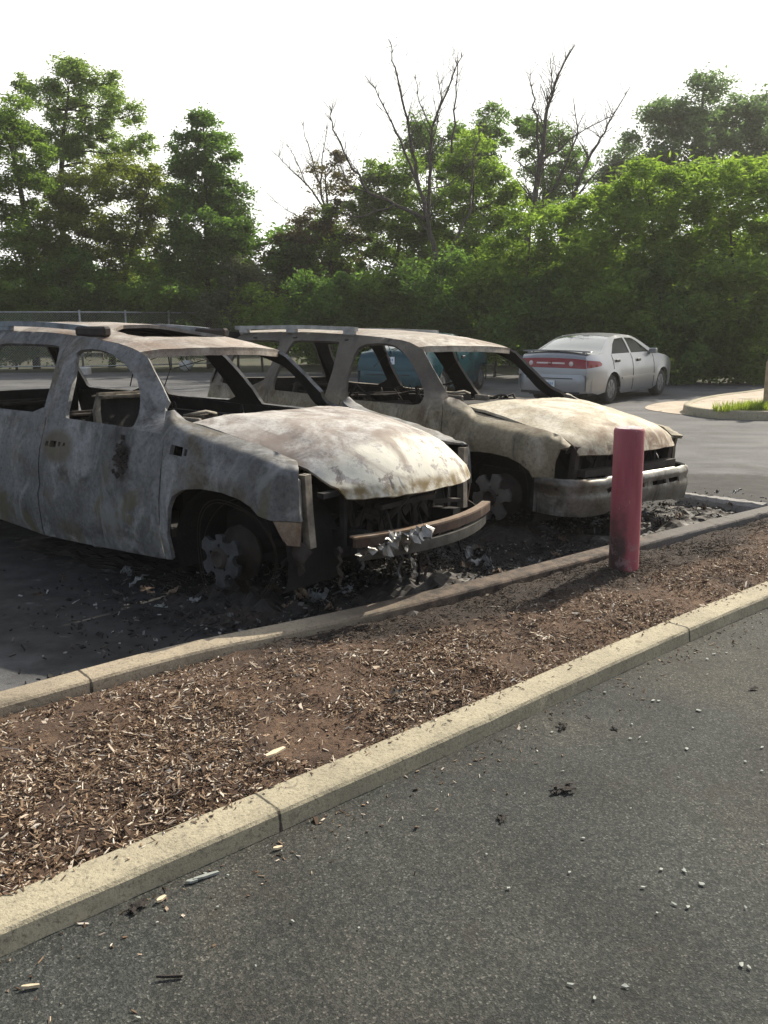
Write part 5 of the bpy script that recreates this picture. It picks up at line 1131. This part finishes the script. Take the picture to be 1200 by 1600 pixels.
def dead(name,label,Y,base,paths,seed,r0=.16):
    b=at(base[0],base[1],Y); root=empty(name,(b.x,Y,0)); org=Vector(root.location); rnd=random.Random(seed)
    mbt=MB(); mbb=MB()
    for k,(pp,ra,rb) in enumerate(paths):
        dy=rnd.uniform(-1.2,1.2); P=[]
        for i,(px,py) in enumerate(pp): P.append(at(px,py,Y+dy*i/max(1,len(pp)-1))-org)
        if k==0: P[0]=Vector((P[0].x,0,-.1))
        Q=[]
        for i in range(len(P)-1):
            for q in range(4): Q.append(P[i].lerp(P[i+1],q/4)+Vector((rnd.gauss(0,.025),rnd.gauss(0,.04),rnd.gauss(0,.02))))
        Q.append(P[-1]); m=len(Q); (mbt if k==0 else mbb).tube(Q,[(ra+(rb-ra)*(i/(m-1)))*.78 for i in range(m)],7)
        for t in range(int(m*2.4)):
            i=rnd.randrange(m//4,m-1); d=(Q[i+1]-Q[i]).normalized(); s=Vector((rnd.gauss(0,1),rnd.gauss(0,.7),rnd.gauss(.5,.5))).normalized()
            dd=(d*.8+s).normalized(); L=rnd.uniform(.3,1.5)*(1 if k else .8); e=Q[i]+dd*L*.5+Vector((0,0,.05)); f=Q[i]+dd*L+Vector((rnd.gauss(0,.1),0,rnd.uniform(0,.2)))
            rr=max(.008,(ra+(rb-ra)*i/m)*.28); mbb.tube([Q[i],e,f],[rr,rr*.6,rr*.25],4)
            if rnd.random()<.6: mbb.tube([e,e+Vector((rnd.gauss(0,.2),rnd.gauss(0,.2),rnd.uniform(.05,.35)))],[rr*.5,rr*.2],4)
    mbt.build('trunk',DEADWOOD,root); mbb.build('branches',DEADWOOD,root)
    return tag(root,label,'tree','leafless dead trees')
dead('dead_tree','tall bare dead tree left of centre, its limbs forking against the sky',29.5,(690,500),[
 ([(692,520),(685,410),(668,345),(655,290),(645,240),(632,170),(618,105),(606,60)],.12,.014),
 ([(668,345),(620,320),(575,300),(545,250),(520,200),(515,165)],.08,.015),([(655,290),(625,220),(600,165),(570,118)],.06,.012),
 ([(668,345),(672,260),(675,200),(705,125),(722,80)],.085,.015),([(675,200),(655,160),(648,110)],.03,.01),
 ([(700,400),(735,330),(740,240),(755,200)],.06,.012),([(620,320),(560,340),(520,330)],.05,.01),([(675,220),(690,160),(682,110)],.03,.01),([(705,240),(712,150),(716,90)],.05,.012),([(655,300),(700,290),(745,250)],.03,.01),([(575,300),(545,290),(525,240)],.03,.01)],4)
dead('dead_tree','bare dead tree right of centre, leaning limbs spread wide above the bright bushes',29,(825,500),[
 ([(818,520),(826,350),(842,280),(848,230),(852,180),(870,120),(898,70)],.16,.018),
 ([(842,280),(838,190),(832,145),(828,108)],.06,.012),([(848,250),(880,230),(900,210),(960,180)],.05,.012),
 ([(900,290),(925,235),(950,195),(985,135)],.07,.014),([(826,350),(870,290),(905,210),(895,150)],.07,.012),([(905,300),(930,270),(975,250)],.04,.01),([(860,480),(895,310),(912,262)],.09,.05),([(852,180),(862,130),(860,90)],.03,.01),([(838,330),(880,270),(900,240)],.05,.015)],9,.15)
dead('dead_tree','slender bare tree with thin branches above the reddish tree',34.5,(515,500),[
 ([(520,520),(515,400),(508,330),(500,290),(485,240),(468,185)],.09,.012),([(508,330),(480,290),(455,265),(430,240)],.05,.01),([(500,290),(505,240),(512,190)],.04,.01),([(480,290),(462,250),(448,225)],.03,.008),([(515,400),(480,345),(420,310)],.04,.008)],15,.08)
# distant woods that close the view low down behind everything
bl=[]
for k in range(64):
    x=-26+k*.9; c=Vector((x,48+random.uniform(-2,2),random.uniform(.8,3.3))); bl.append(((c.x,c.y,c.z),random.uniform(1.6,2.6),1.4,random.uniform(1.4,2.4)))
r0=empty('tmp'); wd=foliage('far_woods',bl,L_DARK,.36,2.0,r0,.8,.1); wd.parent=None; print('LEAVES',sum(len(o.data.polygons) for o in bpy.data.objects if o.type=='MESH' and o.name.startswith(('crown','far_woods')))); bpy.data.objects.remove(r0)
bl=[]
for k in range(34):
    bl.append(((-4+k*.85,35+random.uniform(-1.5,1.5),random.uniform(.6,4.2)),random.uniform(1.2,2.0),1.0,random.uniform(1.2,1.9)))
r0=empty('tmp'); w2=foliage('near_woods',bl,L_DARK,.26,1.5,r0,.7,.1); w2.parent=None; bpy.data.objects.remove(r0)
tag(w2,'dark thicket closing the view behind the sunlit shrubs at the right','woods',None,'stuff')
tag(wd,'dense dark band of woodland far behind the trees','woods',None,'stuff')

# ------------------------------------------------------------------ warm air between the camera and the trees
hb=MB(); hb.box((0,25,8.5),(170,80,20)); hm=bpy.data.materials.new('haze_air'); hm.use_nodes=True; hn=hm.node_tree; hn.nodes.clear()
ho=hn.nodes.new('ShaderNodeOutputMaterial'); pv=hn.nodes.new('ShaderNodeVolumePrincipled'); pv.inputs['Color'].default_value=(1,.98,.93,1); pv.inputs['Density'].default_value=.0008; pv.inputs['Anisotropy'].default_value=.35
hn.links.new(pv.outputs[0],ho.inputs['Volume']); tag(hb.build('haze',hm),'thin warm haze in the air',None,None,'stuff')
